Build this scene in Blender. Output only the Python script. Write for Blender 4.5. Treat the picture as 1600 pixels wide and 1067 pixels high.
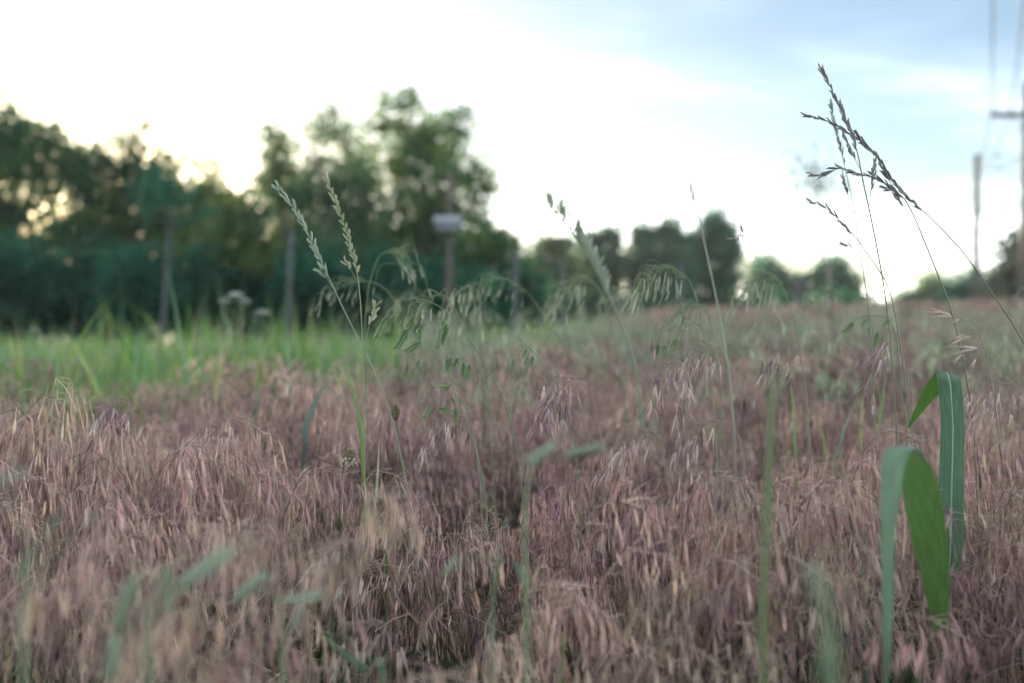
import bpy, math, random
import numpy as np
from mathutils import Vector, Matrix

# ------------------------------------------------------------------ clear
for o in list(bpy.data.objects):
    bpy.data.objects.remove(o)
scene = bpy.context.scene
COL = scene.collection
rad = math.radians

# ------------------------------------------------------------------ camera
CAM_Z = 0.64
FOCAL_PX = 1556.0            # of the 1600 px wide photograph
PITCH = rad(-1.45)
cam_d = bpy.data.cameras.new('camera')
cam = bpy.data.objects.new('camera', cam_d)
COL.objects.link(cam)
scene.camera = cam
cam.location = (0, 0, CAM_Z)
cam.rotation_euler = (rad(90) + PITCH, 0, 0)
cam_d.lens = 35.0
cam_d.sensor_width = 36.0
cam_d.clip_start = 0.05
cam_d.clip_end = 3000
cam_d.dof.use_dof = True
cam_d.dof.focus_distance = 1.38
cam_d.dof.aperture_fstop = 2.3

# ------------------------------------------------------------------ sky
SUN_AZ = rad(-25.0)          # from +Y, to the left of the view
SUN_EL = rad(6.0)
w = bpy.data.worlds.new('World')
scene.world = w
w.use_nodes = True
nt = w.node_tree
N, L = nt.nodes, nt.links
N.clear()
out = N.new('ShaderNodeOutputWorld')
bg = N.new('ShaderNodeBackground')
bg.inputs['Strength'].default_value = 0.05
sky = N.new('ShaderNodeTexSky')
sky.sky_type = 'NISHITA'
sky.sun_disc = False
sky.sun_elevation = SUN_EL
sky.sun_rotation = SUN_AZ
sky.altitude = 200
sky.air_density = 0.8
sky.dust_density = 0.8
sky.ozone_density = 1.5
tc = N.new('ShaderNodeTexCoord')
sep = N.new('ShaderNodeSeparateXYZ')
L.new(tc.outputs['Generated'], sep.inputs[0])
zz = N.new('ShaderNodeMath'); zz.operation = 'MAXIMUM'; zz.inputs[1].default_value = 0.0
L.new(sep.outputs['Z'], zz.inputs[0])
za = N.new('ShaderNodeMath'); za.operation = 'ADD'; za.inputs[1].default_value = 0.16
L.new(zz.outputs[0], za.inputs[0])
dv = N.new('ShaderNodeVectorMath'); dv.operation = 'DIVIDE'
cb = N.new('ShaderNodeCombineXYZ')
for i in range(3):
    L.new(za.outputs[0], cb.inputs[i])
L.new(tc.outputs['Generated'], dv.inputs[0]); L.new(cb.outputs[0], dv.inputs[1])
mp = N.new('ShaderNodeMapping')
mp.inputs['Scale'].default_value = (0.75, 1.5, 1.0)
mp.inputs['Rotation'].default_value = (0, 0, rad(35))
mp.inputs['Location'].default_value = (37.526, 19.726, 0)
L.new(dv.outputs[0], mp.inputs[0])
nz = N.new('ShaderNodeTexNoise')
nz.inputs['Scale'].default_value = 0.55
nz.inputs['Detail'].default_value = 8
nz.inputs['Roughness'].default_value = 0.44
nz.inputs['Distortion'].default_value = 0.35
L.new(mp.outputs[0], nz.inputs['Vector'])
# thin cloud veil: streaky higher up, closing towards the horizon
hz = N.new('ShaderNodeMapRange')
hz.interpolation_type = 'SMOOTHSTEP'
hz.inputs['From Min'].default_value = 0.02
hz.inputs['From Max'].default_value = 0.12
hz.inputs['To Min'].default_value = 0.10
hz.inputs['To Max'].default_value = 0.0
L.new(sep.outputs['Z'], hz.inputs['Value'])
n2 = N.new('ShaderNodeTexNoise')               # fine streaks in the veil
n2.inputs['Scale'].default_value = 3.4
n2.inputs['Detail'].default_value = 6
n2.inputs['Distortion'].default_value = 0.6
L.new(mp.outputs[0], n2.inputs['Vector'])
s2 = N.new('ShaderNodeMath'); s2.operation = 'MULTIPLY_ADD'; s2.inputs[1].default_value = 0.16; s2.inputs[2].default_value = -0.08
L.new(n2.outputs['Fac'], s2.inputs[0])
s3 = N.new('ShaderNodeMath'); s3.operation = 'ADD'
L.new(nz.outputs['Fac'], s3.inputs[0]); L.new(s2.outputs[0], s3.inputs[1])
ad = N.new('ShaderNodeMath'); ad.operation = 'ADD'
L.new(s3.outputs[0], ad.inputs[0]); L.new(hz.outputs[0], ad.inputs[1])
cr = N.new('ShaderNodeMapRange')
cr.interpolation_type = 'SMOOTHSTEP'
cr.inputs['From Min'].default_value = 0.34
cr.inputs['From Max'].default_value = 0.82
cr.inputs['To Min'].default_value = 0.0
cr.inputs['To Max'].default_value = 0.95
L.new(ad.outputs[0], cr.inputs['Value'])
bw = N.new('ShaderNodeRGBToBW')
L.new(sky.outputs[0], bw.inputs[0])
cl = N.new('ShaderNodeMath'); cl.operation = 'MULTIPLY_ADD'
cl.inputs[1].default_value = 0.0
cl.inputs[2].default_value = 30.0
L.new(bw.outputs[0], cl.inputs[0])
cm = N.new('ShaderNodeMix'); cm.data_type = 'RGBA'; cm.blend_type = 'MULTIPLY'
cm.inputs['Factor'].default_value = 1.0
cm.inputs['B'].default_value = (0.96, 1.0, 1.05, 1)
wm = N.new('ShaderNodeMix'); wm.data_type = 'RGBA'; wm.blend_type = 'ADD'
wm.inputs['Factor'].default_value = 1.0        # cloud takes some of the sky's own colour
fs = N.new('ShaderNodeVectorMath'); fs.operation = 'SCALE'; fs.inputs['Scale'].default_value = 2.2   # thin cloud scatters sunlight forward
L.new(sky.outputs[0], fs.inputs[0])
L.new(cl.outputs[0], wm.inputs['A']); L.new(fs.outputs[0], wm.inputs['B'])
L.new(wm.outputs['Result'], cm.inputs['A'])
mx = N.new('ShaderNodeMix'); mx.data_type = 'RGBA'
pw = N.new('ShaderNodeMath'); pw.operation = 'POWER'; pw.inputs[1].default_value = 1.7      # feathered, thin cloud edges
L.new(cr.outputs[0], pw.inputs[0])
L.new(pw.outputs[0], mx.inputs['Factor'])
L.new(sky.outputs[0], mx.inputs['A'])
L.new(cm.outputs['Result'], mx.inputs['B'])
L.new(mx.outputs['Result'], bg.inputs[0])
L.new(bg.outputs[0], out.inputs[0])

# ------------------------------------------------------------------ sun (low, behind the trees)
sun_d = bpy.data.lights.new('sun', 'SUN')
sun = bpy.data.objects.new('sun', sun_d)
COL.objects.link(sun)
sun_d.energy = 2.6
sun_d.angle = rad(3.0)
sun_d.color = (1.0, 0.80, 0.56)
sdir = Vector((math.sin(SUN_AZ) * math.cos(SUN_EL), math.cos(SUN_AZ) * math.cos(SUN_EL), math.sin(SUN_EL)))
sun.rotation_euler = sdir.to_track_quat('Z', 'Y').to_euler()

# ------------------------------------------------------------------ exposure
vs = scene.view_settings
vs.view_transform = 'Standard'
vs.look = 'None'
vs.gamma = 1.0
vs.use_curve_mapping = False
vs.exposure = 2.45
scene.render.engine = 'CYCLES'
cy = scene.cycles
cy.use_denoising = True
try:
    cy.denoiser = 'OPENIMAGEDENOISE'
    cy.denoising_prefilter = 'ACCURATE'
except Exception:
    pass
cy.max_bounces = 4
cy.use_adaptive_sampling = True
cy.adaptive_threshold = 0.02
cy.diffuse_bounces = 2
cy.glossy_bounces = 2
cy.transmission_bounces = 4
cy.transparent_max_bounces = 4
cy.caustics_reflective = False
cy.caustics_refractive = False

# ================================================================== helpers
rng = np.random.default_rng(11)
random.seed(11)
CP, SP = math.cos(PITCH), math.sin(PITCH)


def P(px, py, d):
    """world point seen at a pixel of the photograph at depth d metres"""
    cx = (px - 800.0) / FOCAL_PX * d
    cyy = -(py - 533.5) / FOCAL_PX * d
    return Vector((cx, d * CP - cyy * SP, CAM_Z + d * SP + cyy * CP))


def ground_z(x, y):
    x = np.asarray(x, float); y = np.asarray(y, float)
    r = np.clip((x + 0.12 * y - 1.0) / 12.0, 0, 1)
    rise = 0.33 * r * r * (3 - 2 * r)
    bump = 0.018 * np.sin(x * 1.9 + 0.7) * np.cos(y * 1.6) + 0.012 * np.sin(x * 4.1 + y * 3.3)
    fall = -0.46 * np.clip((y - 4) / 16, 0, 1) * np.clip((2.0 - x) / 6, 0, 1)
    return rise + bump + fall


def norm(v):
    n = np.linalg.norm(v, axis=-1, keepdims=True)
    return v / np.maximum(n, 1e-9)


class MB:
    """collects vertices, faces and a colour for every vertex"""
    def __init__(self):
        self.v, self.f, self.c, self.n = [], [], [], 0

    def add(self, v, f, c):
        v = np.asarray(v, float).reshape(-1, 3)
        c = np.asarray(c, float)
        if c.ndim == 1:
            c = np.repeat(c[None, :3], len(v), 0)
        self.v.append(v); self.c.append(c[:, :3])
        for q in f:
            self.f.append(tuple(int(i) + self.n for i in q))
        self.n += len(v)

    def tube(self, pts, r, sides=4, c=(.3, .3, .3)):
        pts = np.asarray([tuple(p) for p in pts], float)
        n = len(pts)
        r = np.broadcast_to(np.asarray(r, float), (n,)) if np.ndim(r) else np.full(n, r)
        t = norm(np.gradient(pts, axis=0))
        up = np.array([0.31, 0.94, 0.12])
        a = norm(np.cross(t, up)); b = np.cross(t, a)
        ang = np.arange(sides) / sides * 2 * math.pi
        v = pts[:, None] + r[:, None, None] * (np.cos(ang)[None, :, None] * a[:, None] + np.sin(ang)[None, :, None] * b[:, None])
        f = []
        for i in range(n - 1):
            for k in range(sides):
                k2 = (k + 1) % sides
                f.append((i * sides + k, i * sides + k2, (i + 1) * sides + k2, (i + 1) * sides + k))
        f.append(tuple(range(sides))[::-1]); f.append(tuple((n - 1) * sides + k for k in range(sides)))
        c = np.asarray(c, float)
        if c.ndim == 2:
            c = np.repeat(c, sides, 0)
        self.add(v.reshape(-1, 3), f, c)

    def mesh(self, name, mat, smooth=False):
        me = bpy.data.meshes.new(name)
        v = np.concatenate(self.v) if self.v else np.zeros((0, 3))
        me.from_pydata(v.tolist(), [], self.f)
        at = me.color_attributes.new('Col', 'FLOAT_COLOR', 'POINT')
        c = np.concatenate(self.c)
        at.data.foreach_set('color', np.concatenate([c, np.ones((len(c), 1))], 1).astype(np.float32).ravel())
        me.materials.append(mat)
        if smooth:
            me.polygons.foreach_set('use_smooth', np.ones(len(me.polygons), bool))
        me.update()
        return me


def link(name, me, parent=None, matrix=None):
    o = bpy.data.objects.new(name, me)
    COL.objects.link(o)
    if parent is not None:
        o.parent = parent
    if matrix is not None:
        o.matrix_local = matrix
    return o


def tag(o, label=None, cat=None, group=None, kind=None):
    if label: o['label'] = label
    if cat: o['category'] = cat
    if group: o['group'] = group
    if kind: o['kind'] = kind
    return o


def thing(name, loc, label, cat, group=None):
    o = bpy.data.objects.new(name, None)
    o.empty_display_size = 0.05
    COL.objects.link(o)
    o.location = loc
    return tag(o, label, cat, group)


def smooth_path(pts, n=24):
    """Catmull-Rom through points (k,3)"""
    p = np.asarray([tuple(q) for q in pts], float)
    p = np.vstack([2 * p[0] - p[1], p, 2 * p[-1] - p[-2]])
    k = len(p) - 3
    res = []
    for u in np.linspace(0, k - 1e-6, n):
        i = int(u); t = u - i
        p0, p1, p2, p3 = p[i:i + 4]
        res.append(0.5 * ((2 * p1) + (-p0 + p2) * t + (2 * p0 - 5 * p1 + 4 * p2 - p3) * t * t + (-p0 + 3 * p1 - 3 * p2 + p3) * t ** 3))
    return np.array(res)


# ------------------------------------------------------------------ materials
def new_mat(name):
    m = bpy.data.materials.new(name)
    m.use_nodes = True
    t = m.node_tree
    t.nodes.clear()
    o = t.nodes.new('ShaderNodeOutputMaterial')
    return m, t.nodes, t.links, o


def plant_mat(name, trans=0.25, gloss=0.06, rough=0.5, var=0.25, huevar=0.03, patch=0.0, patch_col=(0.2, 0.25, 0.1), veins=False, tint=(1, 1, 1)):
    m, n, l, o = new_mat(name)
    ca = n.new('ShaderNodeVertexColor'); ca.layer_name = 'Col'
    src = ca.outputs['Color']
    tn = n.new('ShaderNodeMix'); tn.data_type = 'RGBA'; tn.blend_type = 'MULTIPLY'; tn.inputs['Factor'].default_value = 1
    tn.inputs['B'].default_value = (*tint, 1)
    l.new(src, tn.inputs['A']); src = tn.outputs['Result']
    oi = n.new('ShaderNodeObjectInfo')
    if patch > 0:
        g = n.new('ShaderNodeNewGeometry')
        z = n.new('ShaderNodeTexNoise'); z.inputs['Scale'].default_value = 1.7; z.inputs['Detail'].default_value = 3
        l.new(g.outputs['Position'], z.inputs['Vector'])
        r = n.new('ShaderNodeMapRange'); r.inputs['From Min'].default_value = 0.45; r.inputs['From Max'].default_value = 0.7
        r.inputs['To Max'].default_value = patch
        l.new(z.outputs['Fac'], r.inputs['Value'])
        mixp = n.new('ShaderNodeMix'); mixp.data_type = 'RGBA'
        l.new(r.outputs[0], mixp.inputs['Factor']); l.new(src, mixp.inputs['A'])
        mixp.inputs['B'].default_value = (*patch_col, 1)
        src = mixp.outputs['Result']
    if veins:
        t = n.new('ShaderNodeTexCoord')
        wv = n.new('ShaderNodeTexWave'); wv.wave_type = 'BANDS'; wv.bands_direction = 'X'
        wv.inputs['Scale'].default_value = 6.0; wv.inputs['Distortion'].default_value = 0.3
        l.new(t.outputs['UV'], wv.inputs['Vector'])
        wr = n.new('ShaderNodeMapRange'); wr.inputs['To Min'].default_value = 0.72; wr.inputs['To Max'].default_value = 1.18
        l.new(wv.outputs['Fac'], wr.inputs['Value'])
        mv = n.new('ShaderNodeMix'); mv.data_type = 'RGBA'; mv.blend_type = 'MULTIPLY'; mv.inputs['Factor'].default_value = 1
        l.new(src, mv.inputs['A']); l.new(wr.outputs[0], mv.inputs['B'])
        src = mv.outputs['Result']
    if veins:
        z3 = n.new('ShaderNodeTexNoise'); z3.inputs['Scale'].default_value = 9; z3.inputs['Detail'].default_value = 5
        mp3 = n.new('ShaderNodeMapping'); mp3.inputs['Scale'].default_value = (1.5, 1.0, 1)
        l.new(t.outputs['UV'], mp3.inputs[0]); l.new(mp3.outputs[0], z3.inputs['Vector'])
        r3 = n.new('ShaderNodeMapRange'); r3.inputs['From Min'].default_value = .3; r3.inputs['From Max'].default_value = .7; r3.inputs['To Min'].default_value = .72; r3.inputs['To Max'].default_value = 1.25
        l.new(z3.outputs['Fac'], r3.inputs['Value'])
        m3 = n.new('ShaderNodeMix'); m3.data_type = 'RGBA'; m3.blend_type = 'MULTIPLY'; m3.inputs['Factor'].default_value = 1
        l.new(src, m3.inputs['A']); l.new(r3.outputs[0], m3.inputs['B'])
        # straw coloured specks and edges of wear
        z4 = n.new('ShaderNodeTexNoise'); z4.inputs['Scale'].default_value = 34; z4.inputs['Detail'].default_value = 3
        l.new(mp3.outputs[0], z4.inputs['Vector'])
        r4 = n.new('ShaderNodeMapRange'); r4.inputs['From Min'].default_value = .66; r4.inputs['From Max'].default_value = .74; r4.inputs['To Max'].default_value = .16
        l.new(z4.outputs['Fac'], r4.inputs['Value'])
        m4 = n.new('ShaderNodeMix'); m4.data_type = 'RGBA'
        l.new(r4.outputs[0], m4.inputs['Factor']); l.new(m3.outputs['Result'], m4.inputs['A']); m4.inputs['B'].default_value = (.30, .26, .12, 1)
        src = m4.outputs['Result']
    hs = n.new('ShaderNodeHueSaturation')
    l.new(src, hs.inputs['Color'])
    vr = n.new('ShaderNodeMapRange'); vr.inputs['To Min'].default_value = 1 - var; vr.inputs['To Max'].default_value = 1 + var
    l.new(oi.outputs['Random'], vr.inputs['Value']); l.new(vr.outputs[0], hs.inputs['Value'])
    hm = n.new('ShaderNodeMath'); hm.operation = 'MULTIPLY'; hm.inputs[1].default_value = 7.31
    l.new(oi.outputs['Random'], hm.inputs[0])
    hf = n.new('ShaderNodeMath'); hf.operation = 'FRACT'
    l.new(hm.outputs[0], hf.inputs[0])
    hr = n.new('ShaderNodeMapRange'); hr.inputs['To Min'].default_value = 0.5 - huevar; hr.inputs['To Max'].default_value = 0.5 + huevar
    l.new(hf.outputs[0], hr.inputs['Value']); l.new(hr.outputs[0], hs.inputs['Hue'])
    pr = n.new('ShaderNodeBsdfPrincipled')
    pr.inputs['Roughness'].default_value = rough
    pr.inputs['Specular IOR Level'].default_value = gloss * 5
    l.new(hs.outputs[0], pr.inputs['Base Color'])
    tr = n.new('ShaderNodeBsdfTranslucent')
    l.new(hs.outputs[0], tr.inputs['Color'])
    ms = n.new('ShaderNodeMixShader'); ms.inputs[0].default_value = trans
    l.new(pr.outputs[0], ms.inputs[1]); l.new(tr.outputs[0], ms.inputs[2])
    l.new(ms.outputs[0], o.inputs[0])
    return m


def wood_mat(name, c1, c2, scale=9.0, rough=0.8, stretch=0.08):
    m, n, l, o = new_mat(name)
    t = n.new('ShaderNodeTexCoord')
    mpn = n.new('ShaderNodeMapping'); mpn.inputs['Scale'].default_value = (1, 1, stretch)
    l.new(t.outputs['Object'], mpn.inputs[0])
    z = n.new('ShaderNodeTexNoise'); z.inputs['Scale'].default_value = scale; z.inputs['Detail'].default_value = 6
    l.new(mpn.outputs[0], z.inputs['Vector'])
    r = n.new('ShaderNodeValToRGB')
    r.color_ramp.elements[0].position = 0.3; r.color_ramp.elements[0].color = (*c1, 1)
    r.color_ramp.elements[1].position = 0.7; r.color_ramp.elements[1].color = (*c2, 1)
    l.new(z.outputs['Fac'], r.inputs[0])
    pr = n.new('ShaderNodeBsdfPrincipled'); pr.inputs['Roughness'].default_value = rough
    l.new(r.outputs[0], pr.inputs['Base Color'])
    b = n.new('ShaderNodeBump'); b.inputs['Strength'].default_value = 0.5; b.inputs['Distance'].default_value = 0.02
    l.new(z.outputs['Fac'], b.inputs['Height']); l.new(b.outputs[0], pr.inputs['Normal'])
    l.new(pr.outputs[0], o.inputs[0])
    return m


M_BROME = plant_mat('dry_brome', trans=0.42, gloss=0.06, rough=0.5, var=0.25, huevar=0.02, patch=0.32, patch_col=(0.65, 0.47, 0.38))
M_GREENGRASS = plant_mat('green_blades', trans=0.45, gloss=0.08, rough=0.45, var=0.3, huevar=0.025)
M_GREENPART = plant_mat('green_stalk', trans=0.25, gloss=0.08, rough=0.45, var=0.12, huevar=0.01)
M_LEAFBROAD = plant_mat('broad_leaf', trans=0.42, gloss=0.10, rough=0.38, var=0.05, huevar=0.0, veins=True)
M_CROWN = plant_mat('tree_leaves', trans=0.58, gloss=0.06, rough=0.5, var=0.12, huevar=0.012)
M_BARK = wood_mat('bark', (0.045, 0.035, 0.028), (0.12, 0.10, 0.085), 14)
M_POST = wood_mat('weathered_post', (0.06, 0.065, 0.065), (0.115, 0.12, 0.125), 20)
M_POLE = wood_mat('brown_pole', (0.07, 0.05, 0.045), (0.13, 0.095, 0.085), 20)
M_UTIL = wood_mat('utility_pole', (0.07, 0.065, 0.06), (0.15, 0.14, 0.13), 14)
M_BOX = wood_mat('pale_box', (0.17, 0.18, 0.205), (0.26, 0.27, 0.30), 6)
M_WIRE = wood_mat('wire', (0.05, 0.05, 0.055), (0.09, 0.09, 0.1), 5)
M_WHITE = plant_mat('white_petals', trans=0.3, gloss=0.03, rough=0.6, var=0.05, huevar=0.0)

# ------------------------------------------------------------------ ground
def build_ground():
    xs = np.concatenate([np.linspace(-1500, -60, 12), np.linspace(-50, -8, 22), np.linspace(-7, 8, 76), np.linspace(9, 50, 22), np.linspace(60, 1500, 12)])
    ys = np.concatenate([np.linspace(-400, -10, 8), np.linspace(-6, 12, 90), np.linspace(13, 60, 30), np.linspace(70, 2200, 16)])
    X, Y = np.meshgrid(xs, ys)
    Z = ground_z(X, Y)
    far = np.clip((np.hypot(X, Y) - 60) / 60, 0, 1)
    Z = Z * (1 - far) + 0.2 * far
    v = np.stack([X, Y, Z], -1).reshape(-1, 3)
    nx = len(xs)
    f = [(j * nx + i, j * nx + i + 1, (j + 1) * nx + i + 1, (j + 1) * nx + i) for j in range(len(ys) - 1) for i in range(nx - 1)]
    me = bpy.data.meshes.new('ground')
    me.from_pydata(v.tolist(), [], f)
    me.polygons.foreach_set('use_smooth', np.ones(len(me.polygons), bool))
    m, n, l, o = new_mat('meadow_soil')
    t = n.new('ShaderNodeTexCoord')
    z1 = n.new('ShaderNodeTexNoise'); z1.inputs['Scale'].default_value = 0.8; z1.inputs['Detail'].default_value = 5
    z2 = n.new('ShaderNodeTexNoise'); z2.inputs['Scale'].default_value = 60; z2.inputs['Detail'].default_value = 6
    l.new(t.outputs['Object'], z1.inputs['Vector']); l.new(t.outputs['Object'], z2.inputs['Vector'])
    r = n.new('ShaderNodeValToRGB')
    e = r.color_ramp.elements
    e[0].position = 0.35; e[0].color = (0.055, 0.040, 0.028, 1)
    e[1].position = 0.62; e[1].color = (0.07, 0.085, 0.035, 1)
    l.new(z1.outputs['Fac'], r.inputs[0])
    mxx = n.new('ShaderNodeMix'); mxx.data_type = 'RGBA'; mxx.blend_type = 'OVERLAY'; mxx.inputs['Factor'].default_value = 0.7
    l.new(r.outputs[0], mxx.inputs['A']); l.new(z2.outputs['Fac'], mxx.inputs['B'])
    pr = n.new('ShaderNodeBsdfPrincipled'); pr.inputs['Roughness'].default_value = 0.95
    l.new(mxx.outputs['Result'], pr.inputs['Base Color'])
    b = n.new('ShaderNodeBump'); b.inputs['Strength'].default_value = 0.8; b.inputs['Distance'].default_value = 0.02
    l.new(z2.outputs['Fac'], b.inputs['Height']); l.new(b.outputs[0], pr.inputs['Normal'])
    l.new(pr.outputs[0], o.inputs[0])
    me.materials.append(m)
    g = link('ground', me)
    tag(g, 'dark soil of the meadow under the grass', kind='structure')


build_ground()

# ================================================================== trees
LEAF_GREENS = [(0.055, 0.145, 0.055), (0.075, 0.175, 0.06), (0.04, 0.115, 0.055), (0.12, 0.19, 0.055)]


def leaf_quads(mb, centers, size, cols, rs):
    n = len(centers)
    a = norm(rs.normal(size=(n, 3)) * np.array([1, 1, 0.7]))
    b = norm(np.cross(a, rs.normal(size=(n, 3))))
    s = size * rs.uniform(0.6, 1.35, (n, 1))
    v = np.stack([centers - a * s * 0.62, centers + b * s * 0.34 - a * s * 0.05, centers + a * s * 0.62, centers - b * s * 0.34 - a * s * 0.05], 1).reshape(-1, 3)
    base = mb.n
    mb.v.append(v); mb.c.append(np.repeat(cols, 4, 0)); mb.n += 4 * n
    idx = np.arange(n * 4).reshape(n, 4) + base
    mb.f.extend(map(tuple, idx.tolist()))


def tree(name, label, d, lobes, trunk_px, dens=1.0, leaf=0.19, greens=None, seed=0, group='trees along the meadow edge', cat='tree', clump=0.33, bare=False, trunk_r=0.16, depth=0.8, few=False):
    """lobes: (px, py, r_px) outline balls of the crown at depth d; gaps open between leaf clumps"""
    rs = np.random.default_rng(1000 + seed)
    greens = np.array(greens or LEAF_GREENS)
    b0 = P(trunk_px, 500, d)
    gz = float(ground_z(b0.x, b0.y))
    base = Vector((b0.x, b0.y, gz))
    root = thing(name, base, label, cat, group)
    B = np.array(base)
    mb = MB(); tb = MB()
    cs = [np.array(P(px, py, d)) for px, py, r in lobes]
    rsz = [r / FOCAL_PX * d for _, _, r in lobes]
    top = max(cs, key=lambda c: c[2])
    # trunk to the middle of the crown, then a limb to each lobe
    mid = np.mean(cs, 0); mid[2] = gz + (top[2] - gz) * 0.55
    mid[0] = B[0] * 0.6 + mid[0] * 0.4; mid[1] = B[1]
    tp = smooth_path([B - [0, 0, .2], B * 0.6 + mid * 0.4 + rs.normal(size=3) * 0.08, mid], 10)
    tb.tube(tp - B, np.linspace(trunk_r, trunk_r * 0.5, 10), 7, (.1, .09, .08))
    for c, r in zip(cs, rsz):
        c = c.copy(); c[1] += rs.normal() * r * depth * 0.6
        st = tp[int(rs.integers(4, 10))] if c[2] > mid[2] - 1 else tp[int(rs.integers(2, 6))]
        lp = smooth_path([st, st * 0.45 + c * 0.55 + np.array([0, 0, .12 * r]) + rs.normal(size=3) * 0.1 * r, c], 7)
        tb.tube(lp - B, np.linspace(trunk_r * 0.38, min(0.02, trunk_r * .2), 7), 5, (.1, .09, .08))
        vol = r ** 2
        nc = max(5, int(34 * dens * vol / 1.2 / (clump / 0.33) ** 2))
        if few:
            nc = 44
        cl = rs.normal(size=(nc, 3)); cl = norm(cl) * (rs.uniform(0.1, 1, (nc, 1)) ** 0.45) * r
        cl[:, 1] *= depth * 1.2
        cl += c
        for q in cl:
            if bare or rs.random() < min(.3, 9 / nc):
                tb.tube(np.array([lp[-1], (lp[-1] + q) / 2 + rs.normal(size=3) * 0.05, q]) - B, np.array([0.018, 0.012, 0.006]) * (.10 if few else min(1, trunk_r / .06)), 3, (.1, .09, .08))
            if few:
                nl = int(rs.integers(1, 4))
                leaf_quads(mb, q + rs.normal(size=(nl, 3)) * clump * .5 - B, leaf, greens[rs.integers(len(greens), size=nl)], rs)
                continue
            nl = int(rs.integers(22, 40) * (clump / 0.33) ** 2 * (0.19 / leaf) ** 1.2)
            pos = q + rs.normal(size=(nl, 3)) * clump * np.array([0.85, 0.85, 0.7])
            tone = greens[rs.integers(len(greens))] * rs.uniform(0.75, 1.25)
            col = tone[None] * rs.uniform(0.8, 1.25, (nl, 1))
            leaf_quads(mb, pos - B, leaf, col, rs)
    link('crown', mb.mesh('crown', M_CROWN), root)
    link('trunk', tb.mesh('trunk', M_BARK, True), root)
    return root


OLIVE = [(0.14, 0.22, 0.05), (0.11, 0.20, 0.06), (0.20, 0.24, 0.055), (0.08, 0.16, 0.06)]
PALE = [(0.14, 0.26, 0.13), (0.11, 0.215, 0.11), (0.18, 0.28, 0.13)]
DARKG = [(0.018, 0.095, 0.055), (0.028, 0.125, 0.065), (0.04, 0.15, 0.07)]
D1 = 36.0
tree('broadleaf_tree', 'large dark tree at the far left edge with sun glowing through its leaves', D1,
     [(18, 215, 42), (75, 245, 48), (-60, 200, 90), (-25, 290, 50), (40, 268, 44), (108, 280, 40), (30, 340, 26), (88, 350, 26), (62, 318, 24), (14, 315, 26), (0, 250, 34), (-60, 370, 80), (40, 400, 42), (115, 385, 42), (18, 172, 14), (90, 215, 24), (118, 330, 26)], 5, dens=1.2, seed=1)
tree('broadleaf_tree', 'ragged tree whose two pointed tops stand right of the sun glow', D1 + 1,
     [(205, 215, 24), (175, 250, 34), (150, 290, 32), (225, 265, 34), (267, 240, 24), (262, 285, 30), (190, 330, 44), (250, 340, 40), (160, 370, 45), (217, 190, 12), (140, 240, 26), (240, 300, 36), (205, 280, 36)], 215, dens=1.05, greens=OLIVE + LEAF_GREENS, seed=2)
tree('broadleaf_tree', 'slim tree with one pointed top between the ragged tree and the gap in the wood', D1 + 1,
     [(326, 255, 18), (330, 290, 24), (305, 320, 30), (340, 330, 32), (300, 370, 36)], 322, dens=1.1, greens=OLIVE, seed=3)
tree('broadleaf_tree', 'round olive green tree low in the gap of the wood', D1 - 4,
     [(365, 335, 38), (400, 350, 32), (340, 385, 48), (395, 410, 48), (300, 420, 40)], 370, dens=1.25, greens=OLIVE, seed=4)
tree('broadleaf_tree', 'narrow upright tree left of the tallest crowns with pale upper leaves', D1 + 2,
     [(430, 218, 24), (418, 250, 18), (448, 275, 30), (440, 235, 22), (465, 320, 34), (430, 300, 30), (450, 380, 46), (415, 280, 18)], 450, dens=1.2, greens=OLIVE + PALE, seed=5)
tree('broadleaf_tree', 'airy tree with a rounded pale top just left of the tallest tree', D1 + 1,
     [(515, 185, 28), (495, 215, 22), (540, 215, 26), (500, 265, 22), (555, 255, 28), (520, 335, 42), (575, 335, 40), (545, 385, 46), (480, 290, 26), (530, 285, 30), (570, 290, 30)], 528, dens=1.1, greens=PALE, seed=6)
tree('broadleaf_tree', 'tallest tree in the photo with a ragged gappy crown beside the brown pole', D1,
     [(605, 158, 20), (638, 165, 24), (600, 200, 26), (630, 215, 30), (668, 205, 26), (690, 195, 22), (655, 255, 40), (700, 245, 34), (612, 262, 26), (727, 180, 13), (718, 215, 14), (735, 280, 30), (765, 290, 14), (690, 310, 44), (640, 330, 44), (742, 335, 30), (620, 395, 50), (690, 385, 48)],
     668, dens=1.1, greens=OLIVE + LEAF_GREENS, seed=7, trunk_r=0.22)
tree('broadleaf_tree', 'rounded dark tree sloping down to the sky gap right of the tallest tree', D1 - 3,
     [(765, 365, 34), (785, 395, 34), (740, 400, 44), (800, 430, 32), (760, 450, 46), (826, 445, 22)], 765, dens=1.35, greens=LEAF_GREENS, seed=8)
D2 = 58.0
tree('broadleaf_tree', 'small rounded tree at the left end of the far dark row', D2,
     [(858, 388, 20), (880, 384, 17), (845, 420, 24), (880, 435, 36), (850, 460, 30)], 862, dens=2.2, greens=LEAF_GREENS, seed=9, leaf=0.24, clump=0.34)
tree('broadleaf_tree', 'dark tree with a flat double top in the far row', D2 + 3,
     [(925, 377, 19), (952, 375, 19), (912, 410, 26), (945, 425, 38), (920, 455, 32)], 935, dens=2.2, greens=DARKG, seed=10, leaf=0.24, clump=0.34)
tree('broadleaf_tree', 'widest dark round tree in the middle of the far row', D2,
     [(1008, 372, 23), (1043, 361, 22), (1074, 376, 18), (1000, 418, 34), (1050, 425, 44), (1020, 455, 40)], 1030, dens=2.2, greens=DARKG, seed=11, leaf=0.24, clump=0.34)
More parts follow.
